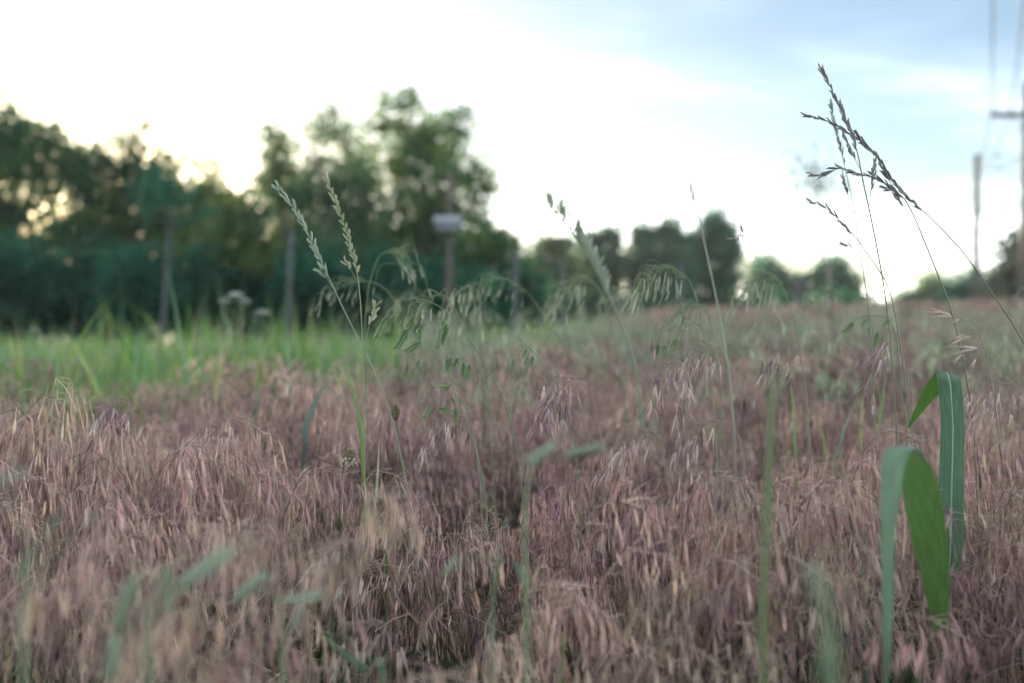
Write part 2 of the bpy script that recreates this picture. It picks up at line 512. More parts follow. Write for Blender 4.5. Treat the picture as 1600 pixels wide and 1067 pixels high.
tree('broadleaf_tree', 'tall narrow tree closing the right end of the far row', D2 - 6,
     [(1112, 344, 17), (1126, 358, 19), (1106, 380, 24), (1135, 396, 22), (1110, 430, 36), (1140, 445, 24)], 1120, dens=2.0, greens=DARKG, seed=12, leaf=0.22, clump=0.32)
tree('broadleaf_tree', 'small dome shaped tree alone between two sky gaps', D2 + 8,
     [(1208, 422, 26), (1190, 445, 26), (1232, 445, 24), (1210, 465, 34)], 1210, dens=1.3, greens=DARKG, seed=13, leaf=0.28, clump=0.5)
tree('broadleaf_tree', 'small squarish tree stepping down to the lowest sky gap', D2 + 8,
     [(1290, 422, 26), (1275, 445, 26), (1310, 440, 22), (1300, 465, 34), (1338, 460, 20), (1352, 472, 14)], 1300, dens=1.3, greens=DARKG, seed=14, leaf=0.28, clump=0.5)
tree('shrub', 'low pale green bush right of the lowest sky gap', D2 + 14,
     [(1400, 472, 14), (1420, 470, 18), (1455, 452, 24), (1445, 472, 26), (1475, 470, 22)], 1445, dens=1.5, greens=PALE, seed=15, leaf=0.28, clump=0.5, cat='shrub', trunk_r=0.1, group='bushes along the far edge')
tree('shrub', 'dark rounded bush beneath the power line on the far right', D2,
     [(1508, 462, 28), (1535, 452, 28), (1560, 458, 26), (1520, 478, 26), (1490, 476, 18)], 1530, dens=1.5, greens=DARKG, seed=16, leaf=0.26, clump=0.45, cat='shrub', trunk_r=0.1, group='bushes along the far edge')
tree('broadleaf_tree', 'grey green tree cut off by the right edge beside the utility pole', 33,
     [(1596, 395, 34), (1590, 440, 38), (1630, 400, 60), (1620, 460, 60)], 1615, dens=1.4, greens=[(0.05, 0.075, 0.06), (0.06, 0.085, 0.07)], seed=17, leaf=0.2)
# a second rank fills the wood behind the front trees
for i, (lb, lob, tx) in enumerate([
        ('dense tree behind the sun glow closing the left of the wood', [(-40, 375, 60), (150, 375, 40), (120, 412, 50), (20, 428, 55), (150, 318, 32), (115, 245, 26), (-10, 240, 40), (140, 275, 26)], 110),
        ('dense tree behind the slim pointed tree', [(290, 362, 40), (250, 368, 36), (325, 378, 40), (270, 412, 50), (205, 310, 34), (250, 315, 30), (300, 325, 30), (335, 335, 26), (205, 362, 36), (165, 350, 30)], 285),
        ('dense tree filling the wood behind the narrow upright tree', [(460, 375, 38), (430, 402, 46), (490, 366, 32), (505, 402, 46), (470, 300, 24), (500, 310, 26), (440, 330, 24)], 470),
        ('dense tree behind the airy pale top', [(560, 358, 36), (590, 374, 40), (540, 384, 42), (580, 416, 48), (580, 240, 22), (575, 290, 28)], 568),
        ('dense tree behind the brown pole', [(660, 340, 42), (700, 356, 42), (640, 384, 46), (720, 402, 44), (670, 426, 48)], 690)]):
    tree('broadleaf_tree', lb, D1 + 6 + i % 2, lob, tx, dens=1.0, greens=(LEAF_GREENS + OLIVE) if i % 2 else LEAF_GREENS, seed=30 + i, leaf=0.21)
# undergrowth in front of the wood
ug = [(-70, 440, 90, 'dark bush beyond the left edge of the wood'), (45, 455, 72, 'dark bush under the sun glow at the foot of the wood'),
      (150, 450, 72, 'dark bush under the ragged tree with two pointed tops'), (245, 455, 64, 'dark bush around the thin leaning trunk'),
      (335, 462, 60, 'dark bush behind the white flower heads'), (420, 460, 60, 'dark bush left of the leaning grey post'),
      (505, 455, 64, 'dark bush right of the leaning grey post'), (590, 455, 66, 'dark bush left of the brown pole'),
      (675, 462, 58, 'dark bush at the foot of the brown pole'), (745, 470, 50, 'dark bush right of the brown pole'),
      (815, 478, 40, 'dark bush behind the grey post right of the brown pole')]
for i, (px, py, r, lb) in enumerate(ug):
    tree('shrub', lb, 31.0 + (i % 3) * 0.8, [(px, py - 8, r), (px - r * .5, py + 18, r * .7), (px + r * .5, py + 14, r * .7), (px, py + 40, r * .8)], px,
         dens=1.7, greens=DARKG if i % 2 else DARKG + [(0.05, 0.09, 0.04)], seed=40 + i, cat='shrub', trunk_r=0.06, group='bushes at the foot of the wood', leaf=0.2)
far_ug = [(855, 480, 24, 'low dark growth at the foot of the small rounded far tree'), (905, 482, 24, 'low dark growth below the left of the double topped far tree'), (955, 480, 26, 'low dark growth below the right of the double topped far tree'),
          (1010, 480, 26, 'low dark growth left under the widest far tree'), (1062, 480, 26, 'low dark growth right under the widest far tree'), (1120, 478, 28, 'low dark growth at the foot of the tall narrow far tree'),
          (1165, 480, 16, 'tiny dark bush in the gap right of the tall narrow far tree'), (1212, 482, 26, 'low dark growth under the dome shaped small tree'), (1258, 484, 16, 'tiny bush between the dome shaped and squarish small trees'), (1305, 482, 26, 'low dark growth under the squarish small tree')]
for i, (px, py, r, lb) in enumerate(far_ug):
    tree('shrub', lb, 54 + (i % 3), [(px, py, r), (px - r * .6, py + 8, r * .7), (px + r * .6, py + 8, r * .7)], px, dens=1.5, greens=DARKG, seed=80 + i, cat='shrub', trunk_r=0.06, group='low growth under the far row', leaf=0.26, clump=.45)
# thin sparse plants against the right sky
tree('sapling', 'thin see-through sapling with tiny leaves against the pale sky', 6.0,
     [(1268, 268, 44), (1262, 320, 62), (1300, 370, 50), (1290, 300, 48)], 1285, dens=.55, leaf=0.024, clump=0.05, greens=[(.14, .20, .13), (.18, .24, .16)], seed=60, few=True, group='saplings against the right sky', cat='sapling', trunk_r=0.009, bare=False)
tree('sapling', 'thin sparse sapling in front of the utility pole on the right', 10.0,
     [(1562, 285, 42), (1575, 330, 46), (1545, 340, 36)], 1562, dens=.55, leaf=0.026, clump=0.05, greens=[(.14, .20, .13), (.18, .24, .16)], seed=61, few=True, group='saplings against the right sky', cat='sapling', trunk_r=0.009, bare=False)

# thin leaning trunk in the wood
def thin_trunk():
    p0 = P(247, 515, 24); p1 = P(262, 390, 24)
    p0.z = float(ground_z(p0.x, p0.y)) - 0.1
    root = thing('thin_tree', Vector((p0.x, p0.y, p0.z + .1)), 'thin pale leaning trunk in the dark wood below the ragged tree', 'tree')
    mb = MB(); B = np.array(root.location)
    pts = smooth_path([p0, (p0 + p1) / 2 + Vector((.03, 0, 0)), p1, p1 + (p1 - p0) * 0.5], 12) - B
    mb.tube(pts, np.linspace(0.055, 0.03, 12), 8, (.2, .2, .2))
    link('trunk', mb.mesh('trunk', M_POST, True), root)
    lb = MB(); rs = np.random.default_rng(5)
    cl = pts[-1] + rs.normal(size=(14, 3)) * 0.45
    for q in cl:
        leaf_quads(lb, q + rs.normal(size=(40, 3)) * 0.18, 0.13, np.array(DARKG)[rs.integers(0, 3, 40)], rs)
    link('crown', lb.mesh('crown', M_CROWN), root)


thin_trunk()

# ================================================================== posts, poles, wires
def post(px, top, d, width_px, label, lean=0.0, mat=None, name='fence_post', wires=False):
    mat = mat or M_POST
    t = P(px, top, d)
    x, y = t.x - lean, t.y
    gz = float(ground_z(x, y))
    root = thing(name, (x, y, gz), label, 'post', 'grey posts standing in the meadow')
    r = width_px / FOCAL_PX * d / 2
    h = t.z - gz
    mb = MB()
    zs = np.array([-0.2, 0, h * .3, h * .6, h - r * .6, h - r * .15, h])
    rr = np.array([r * 1.06, r * 1.05, r, r * .97, r * .95, r * .85, r * .5])
    pts = np.stack([lean * zs / h + 0.004 * np.sin(zs * 9), 0.003 * np.cos(zs * 7), zs], 1)
    mb.tube(pts, rr, 12, (.3, .3, .3))
    link('shaft', mb.mesh('shaft', mat, True), root)
    # two wire staples on the shaft
    for k in (0.45, 0.8):
        s = MB()
        c = np.array([lean * k, -r * 1.0, h * k])
        s.tube([c + [-.02, .01, 0], c + [-.02, -.012, 0], c + [.02, -.012, 0], c + [.02, .01, 0]], 0.003, 5, (.2, .2, .2))
        link('staple', s.mesh('staple', M_WIRE), root)
    return root


post(455, 360, 11.5, 7.5, 'leaning grey post in front of the wood on the left', lean=0.07)
post(805, 396, 12.5, 8, 'grey post standing before the dark bush right of the brown pole')
post(878, 408, 14.0, 7, 'slim grey post in front of the small rounded tree')
post(1063, 405, 16.0, 7, 'short grey post below the widest dark round tree')
post(1250, 434, 22, 9, 'grey post between the dome shaped and the squarish small trees')
post(1298, 414, 30.0, 8, 'grey post in front of the small squarish tree')
post(1152, 296, 15.0, 2.2, 'very thin tall rod rising against the sky right of the far row')


def brown_pole():
    d = 17.0
    t = P(701, 268, d)
    gz = float(ground_z(t.x, t.y)); h = t.z - gz
    root = thing('pole', (t.x, t.y, gz), 'brown wooden pole with a pale lilac box in front of the tallest tree', 'pole')
    mb = MB(); mb.tube([(0, 0, -.3), (0, 0, h * .4), (.01, 0, h * .8), (.015, 0, h)], [.065, .06, .05, .045], 12, (.2, .2, .2))
    link('shaft', mb.mesh('shaft', M_POLE, True), root)
    zb = P(701, 356, d).z - gz
    # box with a sloping roof
    W, D, H = 0.19, 0.17, 0.07
    v = [(-W, -D, -H), (W, -D, -H), (W, D, -H), (-W, D, -H), (-W, -D, H), (W, -D, H), (W, D, H), (-W, D, H)]
    f = [(0, 1, 2, 3)[::-1], (4, 5, 6, 7), (0, 1, 5, 4), (1, 2, 6, 5), (2, 3, 7, 6), (3, 0, 4, 7)]
    b = MB(); b.add(np.array(v) + [0, -.16, zb], f, (.5, .5, .5))
    box = link('nest_box', b.mesh('nest_box', M_BOX), root)
    rv = [(-W * 1.25, -D * 1.3, H + .005), (W * 1.25, -D * 1.3, H + .005), (W * 1.25, D * 1.3, H + .005), (-W * 1.25, D * 1.3, H + .005), (-W * 1.2, 0, H + .12), (W * 1.2, 0, H + .12)]
    rf = [(0, 1, 5, 4), (2, 3, 4, 5), (1, 2, 5), (3, 0, 4), (3, 2, 1, 0)]
    r = MB(); r.add(np.array(rv) + [0, -.16, zb], rf, (.5, .5, .5))
    link('roof', r.mesh('roof', M_BOX), box)


brown_pole()


def utility_pole(px, d, arm_py, top_py, half, label, arm=True):
    a = P(px, arm_py, d)
    gz = float(ground_z(a.x, a.y)); h = P(px, top_py, d).z - gz; ha = a.z - gz
    root = thing('utility_pole', (a.x, a.y, gz), label, 'utility pole', 'poles of the power line')
    s = MB(); s.tube([(0, 0, -.5), (0, 0, h * .5), (0, 0, h)], [.15, .13, .11] if arm else [.21, .19, .17], 14, (.2, .2, .2))
    link('shaft', s.mesh('shaft', M_UTIL, True), root)
    if not arm:
        cap = MB(); cap.tube([(0, 0, h - .02), (0, 0, h + .12), (0, 0, h + .2)], [.17, .15, .03], 12, (.2, .2, .2))
        link('cap', cap.mesh('cap', M_UTIL, True), root)
        return [np.array(root.location) + [x, 0, ha] for x in (-.2, 0, .2)]
    W, D, H = half, .06, .075
    v = [(x * W, y * D - .19, z * H + ha) for z in (-1, 1) for x, y in ((-1, -1), (1, -1), (1, 1), (-1, 1))]
    f = [(3, 2, 1, 0), (4, 5, 6, 7), (0, 1, 5, 4), (1, 2, 6, 5), (2, 3, 7, 6), (3, 0, 4, 7)]
    c = MB(); c.add(v, f, (.2, .2, .2))
    link('crossarm', c.mesh('crossarm', M_UTIL), root)
    for sx in (-1, 1):
        b = MB(); b.tube([(sx * .55, -.19, ha - .06), (0, -.14, ha - .6)], .02, 6, (.2, .2, .2))
        link('brace', b.mesh('brace', M_WIRE), root)
    tops = []
    for x in (-.94, -.45, .94):
        i = MB()
        zs = np.array([0, .03, .06, .09, .12, .15]) + ha + H
        i.tube(np.stack([np.full(6, x * W), np.full(6, -.19), zs], 1), [.025, .045, .03, .045, .03, .015], 10, (.2, .2, .2))
        link('insulator', i.mesh('insulator', M_BOX, True), root)
        tops.append(np.array(root.location) + [x * W, -.19, ha + H + .15])
    return tops


t1 = utility_pole(1604, 30, 182, 130, 1.2, 'utility pole with a crossarm reaching into the right edge of the sky')
t2 = utility_pole(1527, 52, 258, 246, 1.18, 'distant utility pole behind the dark rounded bush on the right', arm=False)
nxt = [np.array([-6.6 + k, -16.0, 7.0]) for k in (-1.1, -.5, 1.1)]
for (a, b, c), lb in zip(zip(t1, t2, nxt), ('leftmost overhead wire from the end of the crossarm', 'middle overhead wire of the power line', 'rightmost overhead wire of the power line')):
    s = np.linspace(0, 1, 30)[:, None]
    w1 = c + (a - c) * s; w1[:, 2] -= 0.5 * (4 * s[:, 0] * (1 - s[:, 0]))
    w2 = a + (b - a) * s; w2[:, 2] -= 0.8 * (4 * s[:, 0] * (1 - s[:, 0]))
    mb = MB(); mb.tube(np.vstack([w1, w2[1:]]), 0.018, 6, (.1, .1, .1))
    tag(link('power_wire', mb.mesh('power_wire', M_WIRE)), lb, 'wire', 'wires of the power line')

# ================================================================== meadow grass (stuff)
def instance_stuff(name, protos, pts, rot, scl, idx, label, cat):
    me = bpy.data.meshes.new(name)
    me.from_pydata(pts.tolist(), [], [])
    for nm, tp, data in (('rot', 'FLOAT_VECTOR', rot), ('scl', 'FLOAT', scl), ('pick', 'INT', idx)):
        at = me.attributes.new(nm, tp, 'POINT')
        at.data.foreach_set('vector' if tp == 'FLOAT_VECTOR' else 'value', np.ascontiguousarray(data, dtype=np.int32 if tp == 'INT' else np.float32).ravel())
    o = link(name, me)
    tag(o, label, cat, kind='stuff')
    g = bpy.data.node_groups.new(name, 'GeometryNodeTree')
    g.interface.new_socket('Geometry', in_out='INPUT', socket_type='NodeSocketGeometry')
    g.interface.new_socket('Geometry', in_out='OUTPUT', socket_type='NodeSocketGeometry')
    n, l = g.nodes, g.links
    gi = n.new('NodeGroupInput'); go = n.new('NodeGroupOutput')
    jn = n.new('GeometryNodeJoinGeometry')
    def attr(nm, tp):
        a = n.new('GeometryNodeInputNamedAttribute'); a.data_type = tp; a.inputs['Name'].default_value = nm
        return a.outputs['Attribute']
    rt, sc, pk = attr('rot', 'FLOAT_VECTOR'), attr('scl', 'FLOAT'), attr('pick', 'INT')
    for k, pm in enumerate(protos):
        po = bpy.data.objects.new(name + '_source', pm)       # not linked to the scene
        oi = n.new('GeometryNodeObjectInfo'); oi.inputs['Object'].default_value = po; oi.inputs['As Instance'].default_value = False
        cpn = n.new('FunctionNodeCompare'); cpn.data_type = 'INT'; cpn.operation = 'EQUAL'
        l.new(pk, cpn.inputs[2]); cpn.inputs[3].default_value = k
        ip = n.new('GeometryNodeInstanceOnPoints')
        l.new(gi.outputs[0], ip.inputs['Points']); l.new(cpn.outputs[0], ip.inputs['Selection'])
        l.new(oi.outputs['Geometry'], ip.inputs['Instance'])
        l.new(rt, ip.inputs['Rotation']); l.new(sc, ip.inputs['Scale'])
        l.new(ip.outputs[0], jn.inputs[0])
    l.new(jn.outputs[0], go.inputs[0])
    md = o.modifiers.new('scatter', 'NODES'); md.node_group = g
    return o


DRY = np.array([(0.6, 0.395, 0.365), (0.71, 0.52, 0.43), (0.46, 0.28, 0.295), (0.79, 0.65, 0.5), (0.14, 0.08, 0.095), (0.6, 0.45, 0.28), (0.48, 0.27, 0.215)])
DRY_W = np.array([.21, .18, .15, .12, .18, .09, .07])


def spikelet_geo(p, dirv, ln, wd, awn, rs, simple=False):
    """a slender spikelet hanging from p along dirv: spindle body and hair awns"""
    t = dirv / np.linalg.norm(dirv)
    a = np.cross(t, rs.normal(size=3)); a /= np.linalg.norm(a) + 1e-9
    b = np.cross(t, a)
    v = [p]
    for s, k in ((0.35, 0.75), (0.75, 1.0)):
        c = p + t * ln * s
        v += [c + a * wd * k * .5, c + b * wd * k * .32, c - a * wd * k * .5, c - b * wd * k * .32]
    v.append(p + t * ln)
    f = [(0, 1, 2), (0, 2, 3), (0, 3, 4), (0, 4, 1)]
    for k in range(4):
        k2 = (k + 1) % 4
        f.append((1 + k, 5 + k, 5 + k2, 1 + k2)); f.append((5 + k, 9, 5 + k2))
    if not simple and awn > 0:
        for q in range(3):
            st = p + t * ln * rs.uniform(.55, .9) + a * wd * rs.uniform(-.4, .4)
            e = st + (t + a * rs.normal() * .22 + b * rs.normal() * .22) * awn * rs.uniform(.7, 1.2)
            i = len(v)
            v += [st - b * .0003 - a * .0003, st + b * .0003 + a * .0003, e]
            f.append((i, i + 1, i + 2))
    return v, f


def brome_stalk(mb, base, h, lean_ang, lean, rs, nspk=22, fat=1.0, simple=False, pal=DRY, palw=DRY_W):
    """one nodding stalk: stem, drooping branches, hanging spikelets"""
    dx, dy = math.cos(lean_ang), math.sin(lean_ang)
    ctrl = [base, base + np.array([dx * lean * .15, dy * lean * .15, h * .45]), base + np.array([dx * lean * .45, dy * lean * .45, h * .82]),
            base + np.array([dx * lean * .85, dy * lean * .85, h]), base + np.array([dx * (lean + .05), dy * (lean + .05), h * .93])]
    n = 9
    path = smooth_path(ctrl, n)
    sc = pal[rs.choice(len(pal), p=palw)] * .9
    low = np.array((0.06, 0.065, 0.03))  # greenish stem foot, coloured darker to deepen the shade between stalks
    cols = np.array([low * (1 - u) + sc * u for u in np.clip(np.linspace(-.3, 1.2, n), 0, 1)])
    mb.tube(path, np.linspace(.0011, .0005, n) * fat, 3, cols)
    fine = smooth_path(ctrl, 60)
    tone = pal[rs.choice(len(pal), p=palw)]
    for k in range(nspk):
        u = rs.uniform(.58, 1.0)
        p0 = fine[min(59, int(u * 59))]
        bl = rs.uniform(.012, .05) * (1.15 - .5 * (u - .58) / .42)
        ang = lean_ang + rs.normal() * .9
        bd = np.array([math.cos(ang), math.sin(ang), rs.uniform(-.2, .5)]); bd /= np.linalg.norm(bd)
        mid = p0 + bd * bl * .6
        p1 = mid + (bd * .35 + np.array([0, 0, -1.0])) * bl * .6
        col = (tone * .4 + pal[rs.choice(len(pal), p=palw)] * .6) * rs.uniform(.7, 1.25)
        if not simple:
            q = .00028 * fat
            side = np.array([-bd[1], bd[0], 0]) * q + np.array([0, 0, q * .5])
            mb.add([p0 - side, p0 + side, mid + side, mid - side, p1 + side * .8, p1 - side * .8], [(0, 1, 2, 3), (3, 2, 4, 5)], col * .9)
        dv_ = np.array([bd[0] * .18, bd[1] * .18, -1.0]) + rs.normal(size=3) * .12
        v, f = spikelet_geo(p1, dv_, rs.uniform(.017, .030), rs.uniform(.0026, .0046) * fat, rs.uniform(.010, .018), rs, simple)
        mb.add(v, f, col)


def blade(mb, base, ang, h, lean, wd, col, rs, droop=.0, n=6, tipcol=None):
    dx, dy = math.cos(ang), math.sin(ang)
    s = np.linspace(0, 1, n)
    ctr = np.stack([base[0] + dx * lean * s ** 1.8, base[1] + dy * lean * s ** 1.8, base[2] + h * (s - droop * s ** 3)], 1)
    tw = rs.uniform(-1.2, 1.2) + s * rs.uniform(-.8, .8)
    wv = wd * np.clip(np.minimum(.55 + s * 1.2, (1 - s) * 2.2 + .02), 0, 1)
    sd = np.stack([-dy * np.cos(tw) + dx * np.sin(tw) * .5, dx * np.cos(tw) + dy * np.sin(tw) * .5, np.sin(tw) * .15], 1)
    v = np.empty((2 * n, 3)); v[0::2] = ctr - sd * wv[:, None] / 2; v[1::2] = ctr + sd * wv[:, None] / 2
    f = [(2 * i, 2 * i + 1, 2 * i + 3, 2 * i + 2) for i in range(n - 1)]
    col = np.asarray(col, float)
    if tipcol is not None:
        c = col[None] * (1 - s[:, None]) + np.asarray(tipcol)[None] * s[:, None]
        c = np.repeat(c, 2, 0)
    else:
        c = col
    mb.add(v, f, c)


def make_tufts():
    near, mid = [], []
    for k in range(14):
        rs = np.random.default_rng(200 + k)
        mb = MB()
        main = rs.uniform(0, 2 * math.pi)
        for s in range(13):
            a, r = rs.uniform(0, 2 * math.pi), .075 * math.sqrt(rs.random())
            base = np.array([r * math.cos(a), r * math.sin(a), -.01])
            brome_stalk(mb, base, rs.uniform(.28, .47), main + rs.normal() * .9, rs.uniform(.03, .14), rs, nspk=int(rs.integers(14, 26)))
        for s in range(11):
            a, r = rs.uniform(0, 2 * math.pi), .08 * math.sqrt(rs.random())
            g = rs.random()
            c = (0.055, 0.105, 0.030) if g < .35 else ((0.13, 0.12, 0.05) if g < .6 else (0.25, 0.16, 0.11))
            blade(mb, np.array([r * math.cos(a), r * math.sin(a), -.01]), rs.uniform(0, 6.3), rs.uniform(.10, .26), rs.uniform(.03, .14), rs.uniform(.0025, .005), c, rs, rs.uniform(0, .35))
        for s in range(4):
            a, r = rs.uniform(0, 2 * math.pi), .08 * math.sqrt(rs.random())
            p = np.array([r * math.cos(a), r * math.sin(a), -.01]); an = rs.uniform(0, 6.3); ll = rs.uniform(.06, .30); hh = rs.uniform(.22, .42)
            q = p + np.array([math.cos(an) * ll * .4, math.sin(an) * ll * .4, hh * .6])
            e = p + np.array([math.cos(an) * ll, math.sin(an) * ll, hh * rs.uniform(.7, 1.)])
            mb.tube(smooth_path([p, q, e], 6), [.0010, .0009, .0009, .0008, .0007, .0004], 3, ((.66, .55, .44), (.34, .15, .11), (.5, .42, .22))[rs.integers(3)])
        near.append(mb.mesh('brome_tuft', M_BROME))
    for k in range(6):
        rs = np.random.default_rng(300 + k)
        mb = MB()
        main = rs.uniform(0, 2 * math.pi)
        for s in range(34):
            a, r = rs.uniform(0, 2 * math.pi), .20 * math.sqrt(rs.random())
            base = np.array([r * math.cos(a), r * math.sin(a), -.01])
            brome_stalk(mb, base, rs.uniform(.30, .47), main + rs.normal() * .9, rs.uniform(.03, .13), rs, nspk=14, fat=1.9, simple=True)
        mid.append(mb.mesh('brome_tuft', M_BROME))
    return near, mid


def brome_edge(x, y):
    """positive where brome grows, negative where the tall green grass takes over"""
    wob = .35 * np.sin(x * 2.3 + 1) + .25 * np.sin(y * 1.7 + x)
    lim = 3.2 + np.clip(x + 1.2, 0, None) * 2.6 + np.clip(x, 0, None) * 3
    return lim + wob - y


def scatter_field():
    near, mid = make_tufts()
    protos = near + mid
    P_, R_, S_, I_ = [], [], [], []
    def put(n, y0, y1, margin, sc, which, cond=None):
        y = np.sqrt(rng.uniform(y0 ** 2, y1 ** 2, n))
        x = rng.uniform(-1, 1, n) * (y * .56 + margin)
        k = brome_edge(x, y) > rng.normal(size=n) * (.25 + .12 * y)
        if cond is not None:
            k &= cond(x, y)
        x, y = x[k], y[k]
        m = len(x)
        P_.append(np.stack([x, y, ground_z(x, y)], 1))
        R_.append(np.stack([rng.normal(size=m) * .07, rng.normal(size=m) * .07, rng.uniform(0, 6.283, m)], 1))
        s = rng.uniform(sc[0], sc[1], m)
        pat = .5 + .5 * np.sin(x * 5.1 + 1.3 * np.sin(y * 3.1)) * np.cos(y * 4.3 + x)
        S_.append(s * (.80 + .30 * pat)); I_.append(rng.integers(which[0], which[1], m))
    thin = lambda x, y: (y > 1.12) | (x > -.02) | (rng.random(len(x)) < .30)      # short growth near the lens on the left
    area = lambda a, b, mg: .56 * (b * b - a * a) + 2 * mg * (b - a)
    put(int(34 * area(.34, .75, .25)), .34, .75, .25, (.70, .96), (0, 14), thin)
    put(int(74 * area(.75, 3.2, .3)), .75, 3.2, .3, (.80, 1.1), (0, 14), thin)
    put(int(34 * area(3.2, 6.0, .4)), 3.2, 6.0, .4, (.9, 1.12), (14, 20))
    put(int(15 * area(6.0, 13, .6)), 6.0, 13, .6, (.95, 1.2), (14, 20))
    put(int(5 * area(13, 34, 1)), 13, 34, 1, (1.1, 1.5), (14, 20))
    Pt = np.concatenate(P_)
    instance_stuff('brome_meadow', protos, Pt, np.concatenate(R_), np.concatenate(S_), np.concatenate(I_), 'mauve brown dry brome grass filling the meadow', 'grass')
    print('brome tufts', len(Pt))


scatter_field()


def scatter_green():
    protos = []
    GG = np.array([(0.17, 0.31, 0.06), (0.12, 0.25, 0.07), (0.25, 0.36, 0.08), (0.17, 0.28, 0.15), (0.34, 0.36, 0.15)])
    for k in range(7):
        rs = np.random.default_rng(400 + k)
        mb = MB()
        for s in range(12):
            a, r = rs.uniform(0, 6.283), .16 * math.sqrt(rs.random())
            c = GG[rs.integers(5)] * rs.uniform(.8, 1.2)
            blade(mb, np.array([r * math.cos(a), r * math.sin(a), -.02]), rs.uniform(0, 6.3), rs.uniform(.26, .80), rs.uniform(.03, .28), rs.uniform(.010, .022), c, rs, rs.uniform(0, .35), 7)
        protos.append(mb.mesh('green_tuft', M_GREENGRASS))
    # short understorey clumps used among the brome
    for k in range(4):
        rs = np.random.default_rng(450 + k)
        mb = MB()
        for s in range(14):
            a, r = rs.uniform(0, 6.283), .06 * math.sqrt(rs.random())
            c = np.array([(0.06, 0.13, 0.035), (0.09, 0.16, 0.05), (0.05, 0.10, 0.045)][rs.integers(3)]) * rs.uniform(.8, 1.2)
            blade(mb, np.array([r * math.cos(a), r * math.sin(a), -.02]), rs.uniform(0, 6.3), rs.uniform(.12, .30), rs.uniform(.03, .16), rs.uniform(.004, .008), c, rs, rs.uniform(0, .4), 7)
        protos.append(mb.mesh('green_tuft', M_GREENGRASS))
    SG = np.array([(.40, .46, .32), (.30, .38, .22), (.48, .50, .36), (.45, .38, .30)]); SGW = np.array([.4, .3, .2, .1])
    for k in range(4):
        rs = np.random.default_rng(470 + k)
        mb = MB()
        for s in range(3):
            a, r = rs.uniform(0, 6.283), .08 * math.sqrt(rs.random())
            brome_stalk(mb, np.array([r * math.cos(a), r * math.sin(a), -.02]), rs.uniform(.50, .68), rs.uniform(0, 6.28), rs.uniform(.08, .2), rs, nspk=int(rs.integers(12, 24)), fat=1.35, pal=SG, palw=SGW)
        protos.append(mb.mesh('green_tuft', M_GREENGRASS))
    P_, R_, S_, I_ = [], [], [], []
    def put(n, y0, y1, margin, sc, which, fn):
        y = np.sqrt(rng.uniform(y0 ** 2, y1 ** 2, n)); x = rng.uniform(-1, 1, n) * (y * .56 + margin)
        k = fn(x, y); x, y = x[k], y[k]; m = len(x)
        P_.append(np.stack([x, y, ground_z(x, y)], 1))
        R_.append(np.stack([rng.normal(size=m) * .06, rng.normal(size=m) * .06, rng.uniform(0, 6.283, m)], 1))
        S_.append(rng.uniform(sc[0], sc[1], m)); I_.append(rng.integers(which[0], which[1], m))
    ed = lambda x, y: (brome_edge(x, y) < rng.normal(size=len(x)) * (.3 + .13 * y)) & (np.sin(x * 2.1 + 1.7 * np.sin(y * 1.3)) * np.cos(y * .9 + x * .7) > rng.uniform(-1.3, .6, len(x)))
    put(1700, 2.6, 7, .6, (.6, 1.12), (0, 7), ed)
    put(2600, 7, 16, 1, (.55, 1.1), (0, 7), ed)
    put(2400, 16, 30, 2, (.8, 1.15), (0, 7), ed)
    put(420, .5, 3.2, .3, (.8, 1.35), (7, 11), lambda x, y: brome_edge(x, y) > 0)
    put(90, 2.0, 14, .6, (.7, 1.0), (0, 7), lambda x, y: brome_edge(x, y) > 0)
    put(420, 2.7, 7, .6, (.95, 1.3), (0, 7), ed)
    put(150, 2.0, 6, .5, (.7, 1.0), (0, 7), lambda x, y: (brome_edge(x, y) > 0) & (brome_edge(x, y) < 1.6) & (x < .6))
    # fine arching stems that stand above the brome along the middle distance
    put(760, 1.9, 10, .4, (.85, 1.15), (11, 15), lambda x, y: (x / y > -.12) & (brome_edge(x, y) > -3))
    put(45, 1.9, 6, .4, (.8, 1.05), (11, 15), lambda x, y: (x / y <= -.12))
    instance_stuff('tall_green_grass', protos, np.concatenate(P_), np.concatenate(R_), np.concatenate(S_), np.concatenate(I_), 'tall bright green grass between the brome and the dark wood', 'grass')


scatter_green()

# ================================================================== single stalks, leaves and flowers
def floret(mb, p, t, ln, wd, col, rs, awn=0.0, flat=.45):
    t = t / np.linalg.norm(t)
    a = np.cross(t, np.array([.2, .9, .1])); a /= np.linalg.norm(a); b = np.cross(t, a)
    v = [p]
    for s_, k in ((.25, .8), (.55, 1.), (.82, .55)):
        c = p + t * ln * s_
        v += [c + a * wd * k * .5, c + b * wd * k * flat, c - a * wd * k * .5, c - b * wd * k * flat]
    v.append(p + t * ln)
    f = [(0, 1, 2), (0, 2, 3), (0, 3, 4), (0, 4, 1)]
    for r_ in (1, 5):
        for k in range(4):
            k2 = (k + 1) % 4
            f.append((r_ + k, r_ + 4 + k, r_ + 4 + k2, r_ + k2))
    f += [(9, 13, 10), (10, 13, 11), (11, 13, 12), (12, 13, 9)]
    if awn:
        i = len(v); q = p + t * ln * .93
        v += [q + a * .012, q - a * .012, q + b * .012, q + t * awn + a * rs.normal() * .04]
        f += [(i, i + 1, i + 3), (i + 1, i + 2, i + 3), (i + 2, i, i + 3)]
    mb.add(v, f, col)


